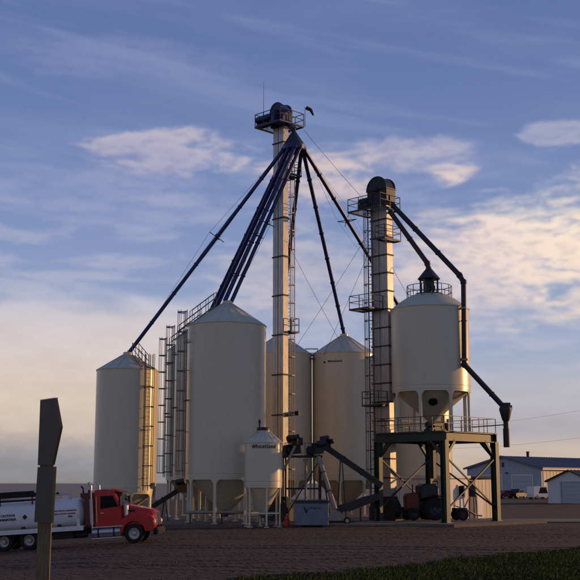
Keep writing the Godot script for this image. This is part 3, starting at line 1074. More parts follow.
func make_elevators() -> void:
	# main leg
	var c := Vector3(-0.8, 0.16, -92.1)
	var o := elevator(c, "tall main bucket elevator tower with navy head, in the centre of the plant", 0.3, 0.62, 33.4, 3.34, M.navy, 0.75, 2.1, true)
	landing(o, -1.5, 1.35, -1.65, 1.45, 33.5)
	landing(o, 0.35, 1.5, -0.1, 1.0, 29.2, [3])
	landing(o, 0.35, 1.3, 0.0, 0.9, 15.6, [3])
	var ld := Vector3(0.62, 0.2, 0.32)
	ladder(o, ld, PI / 2, 33.3, 2.4, 0.0)
	part("antenna", MB.new().tube(Vector3(-1.1, 33.5, -1.0), Vector3(-1.1, 37.6, -1.0), 0.025, 0.012, 6), M.cable, o)
	part("flood_light", MB.new().bar(Vector3(0.3, 8.55, 0.5), Vector3(1.0, 8.6, 0.9), 0.06, 0.06).box(Vector3(1.1, 8.75, 0.95), Vector3(0.3, 0.36, 0.44)), M.dark, o)
	# windsock on the head railing
	var w := thing("windsock", "small dark windsock on a thin pole at the main elevator head", "windsock", Vector3(1.3, 33.7, -92.2))
	part("pole", MB.new().tube(Vector3(0, 0, 0), Vector3(0, 1.75, 0), 0.03, 0.02, 8), M.cable, w)
	part("sleeve", MB.new().tube(Vector3(0.12, 1.7, 0), Vector3(0.5, 1.5, 0.06), 0.17, 0.15, 14, false).tube(Vector3(0.5, 1.5, 0.06), Vector3(0.72, 1.0, 0.1), 0.15, 0.08, 14, false).tube(Vector3(0, 1.72, 0), Vector3(0.12, 1.7, 0), 0.02), M.sock, w)
	# right leg
	var p := elevator(Vector3(7.87, 0.16, -92.85), "right bucket elevator tower with dark domed head, beside the raised bin", 0.37, 0.9, 26.5, 1.56, M.head, 1.06, 2.55, false)
	landing(p, -1.5, 1.15, -2.5, 1.15, 26.25)
	landing(p, -1.35, 0.75, 0.45, 1.5, 23.45, [])
	landing(p, -2.15, -0.4, -1.85, 0.35, 17.55, [1], -0.0)
	landing(p, -1.5, -0.42, -1.1, 0.7, 9.45, [1])
	ladder(p, Vector3(-0.72, 0.2, -0.72), -PI / 2, 26.0, 2.4, 0.0)
	part("drive_motor", MB.new().tube(Vector3(-0.5, 27.2, -1.9), Vector3(-0.5, 27.2, -0.9), 0.28).box(Vector3(-0.5, 26.75, -1.4), Vector3(0.6, 0.4, 1.1)).box(Vector3(-0.5, 27.3, -0.7), Vector3(0.3, 0.9, 0.5)), M.head, p)

func make_spouts() -> void:
	# distributor: a cone that the main head feeds, with a ring of outlets
	var d := Vector3(0.34, 30.95, -90.5)
	var o := thing("grain_distributor", "dark cone shaped distributor below the main elevator head", "distributor", d)
	part("cone", MB.new().lathe([[0.92, 0.55], [0.16, 1.75], [0.16, 2.0]], 32), M.head, o)
	part("ring", MB.new().lathe([[0.0, 0.02], [0.86, 0.02], [0.95, 0.12], [0.95, 0.5], [0.92, 0.55]], 32), M.navy, o)
	part("inlet_chute", MB.new().bar(Vector3(0.0, 1.9, 0.0), Vector3(-0.55, 2.9, -0.9), 0.4, 0.4), M.head, o)
	part("support_arm", MB.new().bar(Vector3(-0.6, 0.1, -0.3), Vector3(-0.95, 0.1, -1.35), 0.12, 0.14).bar(Vector3(0.5, 0.1, -0.5), Vector3(-0.5, 0.1, -1.6), 0.12, 0.14).bar(Vector3(-0.6, 0.1, -0.3), Vector3(-0.9, -1.6, -1.3), 0.1, 0.1), M.head, o)
	var ends := [
		[Vector3(-13.3, 13.85, -91), -0.86, 0.05, "navy spout running down left to the short far left bin", [0.44], 0.16],
		[Vector3(-8.4, 17.7, -104.6), -0.66, -0.5, "navy spout to the rearmost bin of the left row", [], 0.17],
		[Vector3(-6.85, 17.7, -96.5), -0.36, 0.66, "navy spout to the middle bin of the left row", [], 0.19],
		[Vector3(-5.25, 17.65, -87.9), 0.08, 0.8, "navy spout to the front bin of the left row, upper of the pair", [0.58], 0.18],
		[Vector3(-4.75, 17.6, -88.2), 0.52, 0.62, "navy spout to the front bin of the left row, lower of the pair", [0.5], 0.16],
		[Vector3(-1.0, 17.7, -107.9), 0.62, -0.55, "navy spout dropping behind the main tower to the bin there", [], 0.17],
		[Vector3(5.32, 17.65, -108), 0.76, -0.3, "navy spout to the lettered bin between the two elevators", [], 0.17],
		[Vector3(12.85, 17.7, -110.6), 0.84, 0.05, "navy spout crossing behind the right elevator", [0.34], 0.17]]
	for e in ends:
		var a := d + Vector3(e[1], 0.18, e[2])
		var b: Vector3 = e[0]
		var dir := (b - a).normalized()
		spout([a, b], e[5], M.navy, e[3], e[4])
		# flared elbow where the spout leaves the ring
		var el := MB.new().ball(Vector3(e[1], 0.2, e[2]), e[5] * 1.25, 12, 8).tube(Vector3(e[1] * 0.8, 0.34, e[2] * 0.8), Vector3(e[1], 0.2, e[2]) + dir * 0.3, e[5] * 1.1, e[5] * 1.1, 12)
		part("outlet", el, M.navy, o)
	# right elevator: one spout to the raised bin, one round it to the truck loading spout
	spout([Vector3(8.5, 26.1, -91.9), Vector3(11.45, 21.25, -90.45), Vector3(11.55, 20.75, -90.45)], 0.21, M.brown, "brownish spout from the right elevator to the cupola of the raised bin")
	var s := spout([Vector3(8.75, 26.55, -91.7), Vector3(13.75, 19.85, -88.3), Vector3(14.02, 19.2, -87.9), Vector3(13.9, 12.5, -87.9), Vector3(16.9, 9.0, -87.3)], 0.21, M.dark, "long dark bent spout down the right side of the raised bin")
	for y in [17.05, 12.9]:
		part("wall_bracket", MB.new().bar(Vector3(14.0, y, -87.9) - s.position, Vector3(13.55, y, -88.5) - s.position, 0.12, 0.12).tube(Vector3(13.96, y - 0.06, -87.9) - s.position, Vector3(13.96, y + 0.06, -87.9) - s.position, 0.3, 0.3, 16), M.pale, s)
	var t := thing("loading_spout", "dark telescopic loading spout hanging right of the green platform", "spout", Vector3(16.95, 5.95, -87.3))
	part("hood", MB.new().lathe([[0.2, 2.0], [0.3, 2.15], [0.5, 2.9], [0.48, 3.1], [0.3, 3.3], [0.0, 3.34]], 24), M.dark, t)
	part("drop_tube", MB.new().lathe([[0.0, 0.0], [0.25, 0.0], [0.25, 1.45], [0.21, 1.46], [0.21, 2.1]], 24), M.dark, t)
	part("valve_motor", MB.new().box(Vector3(0.1, 3.35, 0.1), Vector3(0.5, 0.24, 0.3)).box(Vector3(0.42, 3.1, 0), Vector3(0.16, 0.34, 0.3)), M.head, t)
	part("stay_arm", MB.new().bar(Vector3(-0.2, 1.75, 0.0), Vector3(-2.2, 1.68, -2.3), 0.08, 0.08), M.steel, t)
	# chute below the raised bin
	var u := thing("discharge_chute", "dark square chute hanging under the middle of the green platform", "chute", Vector3(11.55, 3.55, -90.45), PI / 4)
	part("chute_body", MB.new().box(Vector3(0, 1.4, 0), Vector3(0.36, 2.8, 0.36)), M.dark, u)
	part("chute_hopper", MB.new().lathe([[0.3, 2.7], [0.62, 3.5], [0.66, 3.5], [0.66, 3.95]], 20), M.dark, u)

func make_platform() -> void:
	var o := thing("steel_platform", "dark green steel platform on four posts carrying the raised bin", "platform", Vector3(11.89, 0.2, -90.75), PI / 4)
	var h := 3.34
	var top := 6.95
	for q in [[-1, 1], [-1, -1], [1, 1], [1, -1]]:
		var x: float = q[0] * h
		var z: float = q[1] * h
		var mb := MB.new()
		# wide flange post: two flanges and a web
		mb.box(Vector3(x, (top - 0.7) * 0.5, z), Vector3(0.1, top - 0.7, 0.42))
		for s in [-1.0, 1.0]:
			mb.box(Vector3(x, (top - 0.7) * 0.5, z + s * 0.24), Vector3(0.46, top - 0.7, 0.06))
		mb.box(Vector3(x, 0.03, z), Vector3(0.7, 0.06, 0.7))
		part("post", mb, M.green, o)
	for s in [-1.0, 1.0]:
		for ax in 2:
			var mb := MB.new()
			var off := Vector3(s * h, top - 0.36, 0) if ax == 0 else Vector3(0, top - 0.36, s * h)
			var l := h * 2 + (0.5 if ax == 0 else -0.5)
			var sz := func(w: float, hh: float) -> Vector3: return Vector3(w, hh, l) if ax == 0 else Vector3(l, hh, w)
			mb.box(off, sz.call(0.06, 0.6))
			for k in [-1.0, 1.0]:
				mb.box(off + Vector3.UP * k * 0.33, sz.call(0.4, 0.06))
			part("edge_beam", mb, M.green, o)
	for k in 3:
		part("cross_beam", MB.new().box(Vector3(-1.7 + k * 1.7, top - 0.3, 0), Vector3(0.18, 0.5, h * 2 - 0.5)), M.green, o)
	# knee braces under each beam end
	for q in [[-1, 1], [-1, -1], [1, 1], [1, -1]]:
		var p := Vector3(q[0] * h, top - 0.68, q[1] * h)
		part("knee_brace", MB.new().bar(p + Vector3(0, -1.15, -q[1] * 0.2), p + Vector3(0, 0, -q[1] * 1.3), 0.2, 0.22), M.green, o)
		part("knee_brace", MB.new().bar(p + Vector3(-q[0] * 0.2, -1.15, 0), p + Vector3(-q[0] * 1.3, 0, 0), 0.2, 0.22), M.green, o)
	# crossed bracing
	for f in [[Vector3(-h, 0, h), Vector3(h, 0, h), true], [Vector3(h, 0, -h), Vector3(h, 0, h), false], [Vector3(-h, 0, -h), Vector3(h, 0, -h), true]]:
		var a: Vector3 = f[0]
		var b: Vector3 = f[1]
		part("diagonal_brace", MB.new().bar(a + Vector3.UP * 5.1, b + Vector3.UP * 1.0, 0.11, 0.11), M.dark, o)
		if f[2]:
			part("diagonal_brace", MB.new().bar(a + Vector3.UP * 1.0 + Vector3(0, 0, 0.13), b + Vector3.UP * 5.1 + Vector3(0, 0, 0.13), 0.11, 0.11), M.dark, o)
	# deck of planks of grating
	for k in 11:
		part("deck_panel", MB.new().box(Vector3(0, top + 0.03, -h + 0.3 + k * (h * 2 - 0.6) / 10.0), Vector3(h * 2 + 0.3, 0.05, 0.58)), M.grate, o)
	var c := [Vector3(-h - 0.1, top + 0.05, -h - 0.1), Vector3(h + 0.1, top + 0.05, -h - 0.1), Vector3(h + 0.1, top + 0.05, h + 0.1), Vector3(-h - 0.1, top + 0.05, h + 0.1)]
	for i in 4:
		railing(o, [c[i], c[(i + 1) % 4]], 1.15)
	# gear on the deck under the hopper
	var v := thing("deck_conveyor", "dark drive unit and pipes on the platform deck under the hopper", "machine", Vector3(11.4, 7.2, -88.7), PI / 4)
	part("housing", MB.new().box(Vector3(0.6, 0.5, 0), Vector3(1.5, 0.5, 0.6)).box(Vector3(0.6, 0.12, 0), Vector3(1.6, 0.24, 0.7)), M.dark, v)
	part("motor", MB.new().tube(Vector3(-0.9, 0.55, 0.1), Vector3(-0.15, 0.55, 0.1), 0.24).box(Vector3(-0.5, 0.16, 0.1), Vector3(0.7, 0.32, 0.4)), M.head, v)
	part("gear_box", MB.new().box(Vector3(1.7, 0.4, 0.2), Vector3(0.5, 0.8, 0.5)).tube(Vector3(1.7, 0.8, 0.2), Vector3(1.7, 1.1, 0.2), 0.12), M.pale, v)

func conveyor(a: Vector3, b: Vector3, w: float, h: float, m: Material, label: String, legs: Array) -> Node3D:
	var base := Vector3(b.x, height(b.x, b.z), b.z)
	var o := thing("inclined_conveyor", label, "conveyor", base)
	part("casing", MB.new().bar(a - base, b - base, w, h), m, o)
	var d := (b - a).normalized()
	var n := int((b - a).length() / 1.5)
	var fl := MB.new()
	for k in n + 1:
		var p := a.lerp(b, float(k) / n) - base
		fl.bar(p - d * 0.04, p + d * 0.04, w + 0.1, h + 0.1)
	part("flanges", fl, M.flange, o)
	part("head_drive", MB.new().box(a - base + Vector3(0, 0.05, 0), Vector3(0.8, 0.75, 0.8), Basis(Vector3.UP, 0.5)).tube(a - base + Vector3(-0.3, 0.5, 0.35), a - base + Vector3(0.4, 0.62, 0.5), 0.24), m, o)
	for t in legs:
		var p := a.lerp(b, t) - base
		var lg := MB.new()
		lg.bar(p + Vector3(0.05, 0, 0.1), Vector3(p.x + 0.35, 0, p.z + 0.5), 0.09, 0.09)
		lg.bar(p - Vector3(0.05, 0, 0.1), Vector3(p.x - 0.35, 0, p.z - 0.5), 0.09, 0.09)
		part("support_leg", lg, m, o)
	return o

func make_centre_machinery() -> void:
	# box conveyor rising from the raised bin's side to the cluster of heads
	conveyor(Vector3(2.75, 6.15, -90.2), Vector3(7.3, 3.0, -89.4), 0.42, 0.46, M.dark, "dark box conveyor sloping from the centre heads down to the green platform", [0.3])
	# pale auger with its low inlet hopper
	var g := Vector3(3.5, 0.1, -87.4)
	var a := thing("grain_auger", "pale auger tube rising from a low inlet hopper beside the grey box", "auger", g)
	var lo := Vector3(0, 1.1, 0)
	var hi := Vector3(2.1, 5.7, -88.6) - g
	part("tube", MB.new().tube(lo, hi, 0.19, 0.19, 18), M.pale, a)
	part("bands", MB.new().tube(lo.lerp(hi, 0.3), lo.lerp(hi, 0.315), 0.23).tube(lo.lerp(hi, 0.62), lo.lerp(hi, 0.635), 0.23).tube(lo.lerp(hi, 0.9), lo.lerp(hi, 0.915), 0.23), M.flange, a)
	part("head", MB.new().box(hi + Vector3(0.1, 0.2, 0), Vector3(0.7, 0.8, 0.7), Basis(Vector3.UP, 0.4)).tube(hi + Vector3(0.1, 0.5, 0.4), hi + Vector3(0.75, 0.66, 0.3), 0.26), M.dark, a)
	part("inlet_hopper", MB.new().prism(PackedVector2Array([Vector2(-0.95, 0.25), Vector2(0.95, 0.25), Vector2(0.75, 0.5), Vector2(0.3, 0.95), Vector2(-0.3, 0.95), Vector2(-0.8, 0.5)]), -0.6, 0.6), M.pale, a)
	part("frame", MB.new().bar(lo.lerp(hi, 0.75), Vector3(-0.3, 0.0, 0.5), 0.08, 0.08).bar(lo.lerp(hi, 0.75), Vector3(-1.1, 0.0, -0.9), 0.08, 0.08).box(Vector3(0.4, 0.13, 0), Vector3(2.2, 0.1, 0.1)), M.dark, a)
	wheel(a, Vector3(0.9, 0.26, 0.68), 0.28, 0.16, 0.15)
	# thin pale auger that climbs from behind the small bin
	var q := Vector3(-1.5, 0.16, -88.4)
	var t := thing("grain_auger", "thin pale auger tube rising from behind the small bin to the centre heads", "auger", q)
	var l2 := Vector3(-0.6, 0.9, 0)
	var h2 := Vector3(0.6, 6.45, -88.8) - q
	part("tube", MB.new().tube(l2, h2, 0.11, 0.11, 14), M.pale, t)
	part("head", MB.new().box(h2, Vector3(0.6, 0.6, 0.6), Basis(Vector3.UP, 0.7)).tube(h2 + Vector3(-0.5, 0.25, 0.2), h2 + Vector3(0.15, 0.4, 0.2), 0.2), M.dark, t)
	part("boot", MB.new().box(l2 + Vector3(0, -0.45, 0), Vector3(0.7, 0.9, 0.6)), M.dark, t)
	# tower of conveyor heads on a steel frame
	var p := thing("conveyor_tower", "dark steel frame crowded with conveyor heads and motors beside the main tower", "frame", Vector3(1.1, 0.16, -90.6))
	for x in [-1.45, 1.3]:
		for z in [-0.9, 0.9]:
			part("post", MB.new().box(Vector3(x, 2.55, z), Vector3(0.14, 5.1, 0.14)), M.dark, p)
	part("deck", MB.new().box(Vector3(-0.1, 5.15, 0), Vector3(3.2, 0.14, 2.1)), M.dark, p)
	part("tie_beam", MB.new().bar(Vector3(-1.45, 0.4, 0.9), Vector3(1.3, 4.9, 0.9), 0.09, 0.09).bar(Vector3(-1.45, 2.6, 0.9), Vector3(1.3, 2.6, 0.9), 0.12, 0.14), M.dark, p)
	var mach := [[-1.35, 5.65, 0.3, 0.9, 0.85, 0.4], [-0.65, 5.95, 0.5, 0.7, 1.2, 0.2], [-1.0, 6.6, 0.2, 0.5, 0.5, 0.9], [0.5, 5.6, 0.2, 0.6, 0.75, 0.1], [1.2, 5.9, 0.4, 0.9, 0.8, 0.6], [1.75, 6.35, 0.3, 0.75, 0.6, 0.9]]
	for k in mach.size():
		var e = mach[k]
		var bb := Basis(Vector3.UP, e[5]) * Basis(Vector3.BACK, e[5] * 0.6)
		var mb := MB.new()
		mb.prism(PackedVector2Array([Vector2(-e[3] * 0.5, -e[4] * 0.5), Vector2(e[3] * 0.5, -e[4] * 0.5), Vector2(e[3] * 0.5, e[4] * 0.25), Vector2(e[3] * 0.25, e[4] * 0.5), Vector2(-e[3] * 0.3, e[4] * 0.5), Vector2(-e[3] * 0.5, e[4] * 0.2)]), -0.35, 0.35, Transform3D(bb, Vector3(e[0], e[1], e[2])), 0.05)
		mb.tube(Vector3(e[0], e[1], e[2]) + bb * Vector3(0, 0, 0.3), Vector3(e[0], e[1], e[2]) + bb * Vector3(0, 0, 0.75), 0.2)
		part("drive_head", mb, M.dark if k % 2 == 0 else M.head, p)
	part("handrail", MB.new().bar(Vector3(-1.5, 6.2, 1.0), Vector3(1.5, 6.2, 1.0), 0.05, 0.05).box(Vector3(-1.5, 5.7, 1.0), Vector3(0.05, 1.05, 0.05)).box(Vector3(0.1, 5.7, 1.0), Vector3(0.05, 1.05, 0.05)), M.steel, p)
	# pale downpipe in the middle of the frame
	var dp := part("downpipe", MB.new().tube(Vector3(0, 0, 0), Vector3(0, 4.9, 0), 0.1, 0.1, 14).tube(Vector3(0, 4.7, 0), Vector3(0, 4.95, 0), 0.2, 0.2, 14).tube(Vector3(0, 0, 0), Vector3(0, 0.1, 0), 0.2, 0.2, 14), M.pale, self)
	dp.position = Vector3(1.25, 0.16, -89.2)
	tag(dp, "pale upright pipe under the conveyor heads, behind the grey box", "pipe")
	# low dark conveyor trough under the lettered bin
	var c2 := thing("trough_conveyor", "low dark trough conveyor climbing right behind the auger inlet", "conveyor", Vector3(5.4, 0.16, -89.6))
	part("trough", MB.new().prism(PackedVector2Array([Vector2(-1.7, 0.75), Vector2(-0.6, 0.85), Vector2(1.7, 1.75), Vector2(1.7, 2.25), Vector2(0.4, 1.95), Vector2(-0.8, 1.5), Vector2(-1.7, 1.25)]), -0.35, 0.35), M.dark, c2)
	for x in [-1.3, 0.2, 1.4]:
		for z in [-0.25, 0.25]:
			part("leg", MB.new().box(Vector3(x, 0.55, z), Vector3(0.1, 1.1, 0.1)), M.dark, c2)
	# long unloading tube under the front left bin
	var ut := thing("unload_tube", "pale horizontal unloading tube under the front left bin", "pipe", Vector3(-5.0, 0.16, -85.9))
	part("tube", MB.new().tube(Vector3(-2.9, 0.85, 0), Vector3(2.2, 0.85, 0), 0.13, 0.13, 16), M.pale, ut)
	for x in [-2.6, -0.2, 2.0]:
		part("stand", MB.new().box(Vector3(x, 0.37, 0), Vector3(0.1, 0.74, 0.1)).box(Vector3(x, 0.03, 0), Vector3(0.4, 0.06, 0.4)), M.dark, ut)
	part("inlet_chute", MB.new().bar(Vector3(0.1, 0.95, 0), Vector3(0.1, 1.35, -0.6), 0.4, 0.3).bar(Vector3(1.3, 0.9, 0.2), Vector3(2.6, 1.75, 0.2), 0.5, 0.08), M.pale, ut)
	# dark inclined unloader between the far left bin and the left row
	conveyor(Vector3(-8.9, 2.75, -91.5), Vector3(-11.6, 1.0, -90.6), 0.36, 0.36, M.dark, "dark sloping unloader between the far left bin and the left row", [0.45])
	# grey meal box with a V emblem
	var bx := thing("storage_box", "grey blue steel box with dark lid and V emblem, beside the small bin", "box", Vector3(1.6, 0.02, -83.8))
	part("body", MB.new().prism(PackedVector2Array([Vector2(-1.22, 0.12), Vector2(1.22, 0.12), Vector2(1.25, 1.72), Vector2(-1.25, 1.72)]), -0.75, 0.75, Transform3D.IDENTITY, 0.02), M.box_paint, bx)
	part("lid", MB.new().box(Vector3(0, 1.8, 0), Vector3(2.62, 0.14, 1.64)).box(Vector3(0, 1.89, 0), Vector3(2.3, 0.05, 1.3)), M.dark, bx)
	for x in [-0.9, 0.9]:
		part("skid", MB.new().box(Vector3(x, 0.06, 0), Vector3(0.2, 0.12, 1.5)), M.dark, bx)
	part("emblem", MB.new().prism(PackedVector2Array([Vector2(-0.62, 1.44), Vector2(-0.5, 1.44), Vector2(-0.4, 1.18), Vector2(-0.3, 1.34), Vector2(-0.24, 1.34), Vector2(-0.36, 1.0), Vector2(-0.44, 1.0)]), 0.75, 0.765), M.letters, bx)
	part("lettering", flat_letters("viterra", 0.2, Transform3D(Basis.IDENTITY, Vector3(0.24, 1.38, 0.757))), M.letters, bx)
	# small red cylinder beside it
	var rc := thing("gas_cylinder", "small red gas cylinder standing left of the grey blue box", "cylinder", Vector3(-0.25, 0.02, -83.4))
	part("body", MB.new().lathe([[0.0, 0.0], [0.15, 0.0], [0.16, 0.03], [0.16, 0.62], [0.12, 0.74], [0.05, 0.8], [0.0, 0.8]], 20), M.red, rc)
	part("valve", MB.new().tube(Vector3(0, 0.78, 0), Vector3(0, 0.92, 0), 0.035).box(Vector3(0.04, 0.9, 0), Vector3(0.14, 0.05, 0.05)), M.alu, rc)

# ------------------------------------------------------------------ behind the plant
# a gabled building; local -x wall faces camera left and carries the gable, long walls run along x
func gabled(called: String, label: String, near: Vector3, wide: float, long: float, eave: float, peak: float, wall: Material, side: Material, roof: Material, pitch_over := 0.5) -> Node3D:
	# near is the corner nearest the camera: local (-long/2, +wide/2)
	var b := Basis(Vector3.UP, PI / 4)
	var o := thing(called, label, "building", near - b * Vector3(-long * 0.5, 0, wide * 0.5), PI / 4)
	var hl := long * 0.5
	var hw := wide * 0.5
	var gable := PackedVector2Array([Vector2(-hw, -0.3), Vector2(hw, -0.3), Vector2(hw, eave), Vector2(0, peak), Vector2(-hw, eave)])
	var tr := Basis(Vector3(0, 0, 1), Vector3.UP, Vector3(-1, 0, 0))
	part("gable_wall", MB.new().prism(gable, hl - 0.2, hl, Transform3D(tr, Vector3.ZERO)), wall, o)
	part("gable_wall", MB.new().prism(gable, -hl, -hl + 0.2, Transform3D(tr, Vector3.ZERO)), wall, o)
	# ribbed side walls, panel by panel
	for s in [-1.0, 1.0]:
		var n := int(long / 1.2) if s > 0 else 1
		for k in n:
			var w := (long - 0.4) / n
			var mb := MB.new().box(Vector3(-hl + 0.2 + (k + 0.5) * w, (eave - 0.3) * 0.5, s * (hw - 0.1)), Vector3(w - 0.04, eave + 0.3, 0.2))
			mb.box(Vector3(-hl + 0.2 + (k + 0.5) * w, eave * 0.5, s * (hw + 0.02)), Vector3(0.12, eave - 0.2, 0.05))
			part("wall_panel", mb, side, o)
	var over := pitch_over
	for s in [-1.0, 1.0]:
		var sl := Vector2(hw, eave - peak).normalized()
		var a := Vector2(0, peak + 0.12)
		var e := Vector2(hw, eave + 0.12) + sl * over
		var poly := PackedVector2Array([Vector2(s * a.x, a.y), Vector2(s * e.x, e.y), Vector2(s * e.x, e.y - 0.16), Vector2(s * a.x, a.y - 0.16)])
		var rf := part("roof_slope", MB.new().prism(poly, -hl - over, hl + over, Transform3D(tr, Vector3.ZERO)), roof, o)
		var ribs := MB.new()
		var n := int(long / 0.9)
		for k in n + 1:
			var x := -hl - over + (long + over * 2) * k / n
			ribs.bar(Vector3(x, a.y + 0.03, s * a.x), Vector3(x, e.y + 0.03, s * e.x), 0.07, 0.07)
		part("roof_ribs", ribs, roof, rf)
	return o

func make_far_buildings() -> void:
	var near := Vector3(48.4, height(48.4, -216), -216)
	var w := gabled("warehouse", "large blue grey warehouse with dark blue roof far off at right", near, 17.4, 46.0, 5.7, 7.9, M.siding, M.cream_siding, M.blue_roof, 0.6)
	var hl := 23.0
	# gable face is at local x = -hl; z runs from -8.7 (left) to 8.7 (right, nearest)
	for z in [-2.6, 4.4]:
		var d := part("loading_door", MB.new().box(Vector3(-hl - 0.04, 2.05, z), Vector3(0.06, 4.1, 4.4)), M.door, w)
		var fr := MB.new()
		for s in [-1.0, 1.0]:
			fr.box(Vector3(-hl - 0.06, 2.1, z + s * 2.35), Vector3(0.12, 4.2, 0.26))
		fr.box(Vector3(-hl - 0.06, 4.25, z), Vector3(0.12, 0.26, 5.0))
		part("door_frame", fr, M.trim, d)
		for k in 4:
			part("door_panel", MB.new().box(Vector3(-hl - 0.1, 0.5 + k * 1.0, z), Vector3(0.05, 0.93, 4.3)), M.door, d)
	part("fascia", MB.new().bar(Vector3(-hl - 0.62, 5.55, 9.2), Vector3(-hl - 0.62, 7.95, 0), 0.1, 0.36).bar(Vector3(-hl - 0.62, 5.55, -9.2), Vector3(-hl - 0.62, 7.95, 0), 0.1, 0.36), M.blue_roof, w)
	part("eave_trim", MB.new().box(Vector3(0, 5.4, 9.35), Vector3(47.0, 0.3, 0.12)), M.trim, w)
	part("walk_door", MB.new().box(Vector3(-hl - 0.05, 1.1, 7.8), Vector3(0.08, 2.2, 1.0)), M.trim, w)
	part("gutter", MB.new().box(Vector3(0, 5.62, 9.5), Vector3(47.2, 0.16, 0.16)).box(Vector3(-22.9, 2.8, 8.95), Vector3(0.12, 5.5, 0.12)), M.siding, w)
	part("wall_lamp", MB.new().box(Vector3(-hl - 0.15, 4.7, 0.9), Vector3(0.25, 0.25, 0.4)), M.dark, w)
	part("gable_vent", MB.new().box(Vector3(-hl - 0.05, 6.3, 0), Vector3(0.1, 0.9, 0.5)), M.dark, w)
	part("roof_vent", MB.new().tube(Vector3(-14, 7.9, 0), Vector3(-14, 8.9, 0), 0.3, 0.3, 12).tube(Vector3(-14, 8.9, 0), Vector3(-14, 9.1, 0), 0.5, 0.2, 12), M.dark, w)
	for k in 3:
		part("window", MB.new().box(Vector3(-17.0 + k * 6.0, 2.6, 8.78), Vector3(1.6, 1.1, 0.1)), M.glass, w)
	# small garage with a roller door
	var n2 := Vector3(43.6, height(43.6, -162), -162)
	var g := gabled("garage", "pale garage with closed roller door and dark roof at right edge", n2, 7.4, 10.0, 3.25, 4.75, M.trim, M.trim, M.shingle, 0.35)
	var dr := part("roller_door", MB.new().box(Vector3(-5.03, 1.5, 0.45), Vector3(0.06, 3.0, 3.5)), M.door, g)
	for k in 5:
		part("door_panel", MB.new().box(Vector3(-5.08, 0.32 + k * 0.6, 0.45), Vector3(0.05, 0.56, 3.4)), M.door, dr)
	part("door_frame", MB.new().box(Vector3(-5.06, 1.55, -1.42), Vector3(0.12, 3.1, 0.2)).box(Vector3(-5.06, 1.55, 2.32), Vector3(0.12, 3.1, 0.2)).box(Vector3(-5.06, 3.12, 0.45), Vector3(0.12, 0.2, 3.96)), M.siding, dr)
	# vehicles and clutter in front of the warehouse
	var specs := [
		[Vector3(44.2, 0, -199), 0.5, M.white, 2.2, 2.3, "white van parked beside the pale garage", "van", "parked_van"],
		[Vector3(41.6, 0, -206), 0.9, M.dark, 1.7, 4.2, "dark car parked nearest the white van, before the warehouse doors", "car", "parked_car"],
		[Vector3(39.5, 0, -205), 0.4, M.dark_red, 1.5, 4.0, "dark red car parked in the middle before the warehouse", "car", "parked_car"],
		[Vector3(36.9, 0, -203), 1.1, M.dark, 1.8, 4.3, "dark pickup parked leftmost before the warehouse, beside the green post", "car", "parked_car"]]
	for s in specs:
		var p: Vector3 = s[0]
		p.y = height(p.x, p.z)
		car(p, s[1], s[2], s[3], s[5], s[6], s[7])
	# stacked white totes by the warehouse
	for k in 3:
		var t := thing("white_tote", ["leftmost white liquid tote before the warehouse wall", "middle white liquid tote before the warehouse wall", "rightmost white liquid tote before the warehouse wall"][k], "tote", Vector3(36.8 + k * 1.35, height(37, -212), -212.0 + k * 0.3), 0.5, "white totes by the warehouse")
		part("body", MB.new().box(Vector3(0, 0.75, 0), Vector3(1.1, 1.1, 1.0)), M.trim, t)
		part("pallet", MB.new().box(Vector3(0, 0.1, 0), Vector3(1.2, 0.2, 1.1)), M.dark, t)
		part("cap", MB.new().tube(Vector3(0, 1.3, 0), Vector3(0, 1.4, 0), 0.15), M.dark, t)
	# power line behind the plant
	for p in [[Vector3(64, height(64, -190), -190), 18.0, "wooden power pole at the right, beyond the garage"], [Vector3(8.6, 0, -206), 13.4, "wooden power pole behind the lettered bin"]]:
		var po := thing("power_pole", p[2], "pole", p[0], 0.0, "wooden power poles")
		var hh: float = p[1]
		part("mast", MB.new().tube(Vector3(0, -0.3, 0), Vector3(0, hh, 0), 0.17, 0.11, 12), M.wood, po)
		part("crossarm", MB.new().box(Vector3(0, hh - 0.6, 0.12), Vector3(0.12, 0.14, 2.2)), M.wood, po)
		part("insulator", MB.new().lathe([[0.0, 0.0], [0.07, 0.0], [0.09, 0.1], [0.04, 0.2], [0.0, 0.22]], 10, Vector3(0, hh, 0)), M.dark, po)
	cable(Vector3(64, 18.6, -190), Vector3(8.6, 13.5, -206), 2.3, 0.014, "upper overhead wire behind the plant at right", "overhead wires", "overhead_wire", "wire")
	cable(Vector3(64, 13.2, -190), Vector3(8.6, 9.8, -206), 1.9, 0.014, "lower overhead wire behind the plant at right", "overhead wires", "overhead_wire", "wire")

func car(p: Vector3, turn: float, paint: Material, high: float, label: String, category: String, called: String) -> void:
	var o := thing(called, label, category, p, turn, "vehicles parked by the warehouse")
	var prof := PackedVector2Array([Vector2(-2.2, 0.35), Vector2(2.2, 0.35), Vector2(2.25, 0.8), Vector2(1.35, 0.98)])
	if category == "van":
		prof.append_array(PackedVector2Array([Vector2(0.95, high), Vector2(-2.2, high), Vector2(-2.25, 0.9)]))
	else:
		prof.append_array(PackedVector2Array([Vector2(0.75, high), Vector2(-0.7, high), Vector2(-1.3, 1.0), Vector2(-2.25, 0.95)]))
	part("body", MB.new().prism(prof, -0.9, 0.9, Transform3D.IDENTITY, 0.12), paint, o)
	var win := PackedVector2Array([Vector2(1.05, 1.02), Vector2(0.7, high - 0.14), Vector2(-0.6, high - 0.14), Vector2(-1.0, 1.02)])
	for s in [-1.0, 1.0]:
		part("side_window", MB.new().prism(win, s * 0.9 - 0.012, s * 0.9 + 0.012), M.glass, o)
	for x in [-1.4, 1.4]:
		for s in [-1.0, 1.0]:
			wheel(o, Vector3(x, 0.34, s * 0.8), 0.34, 0.24, 0.2)

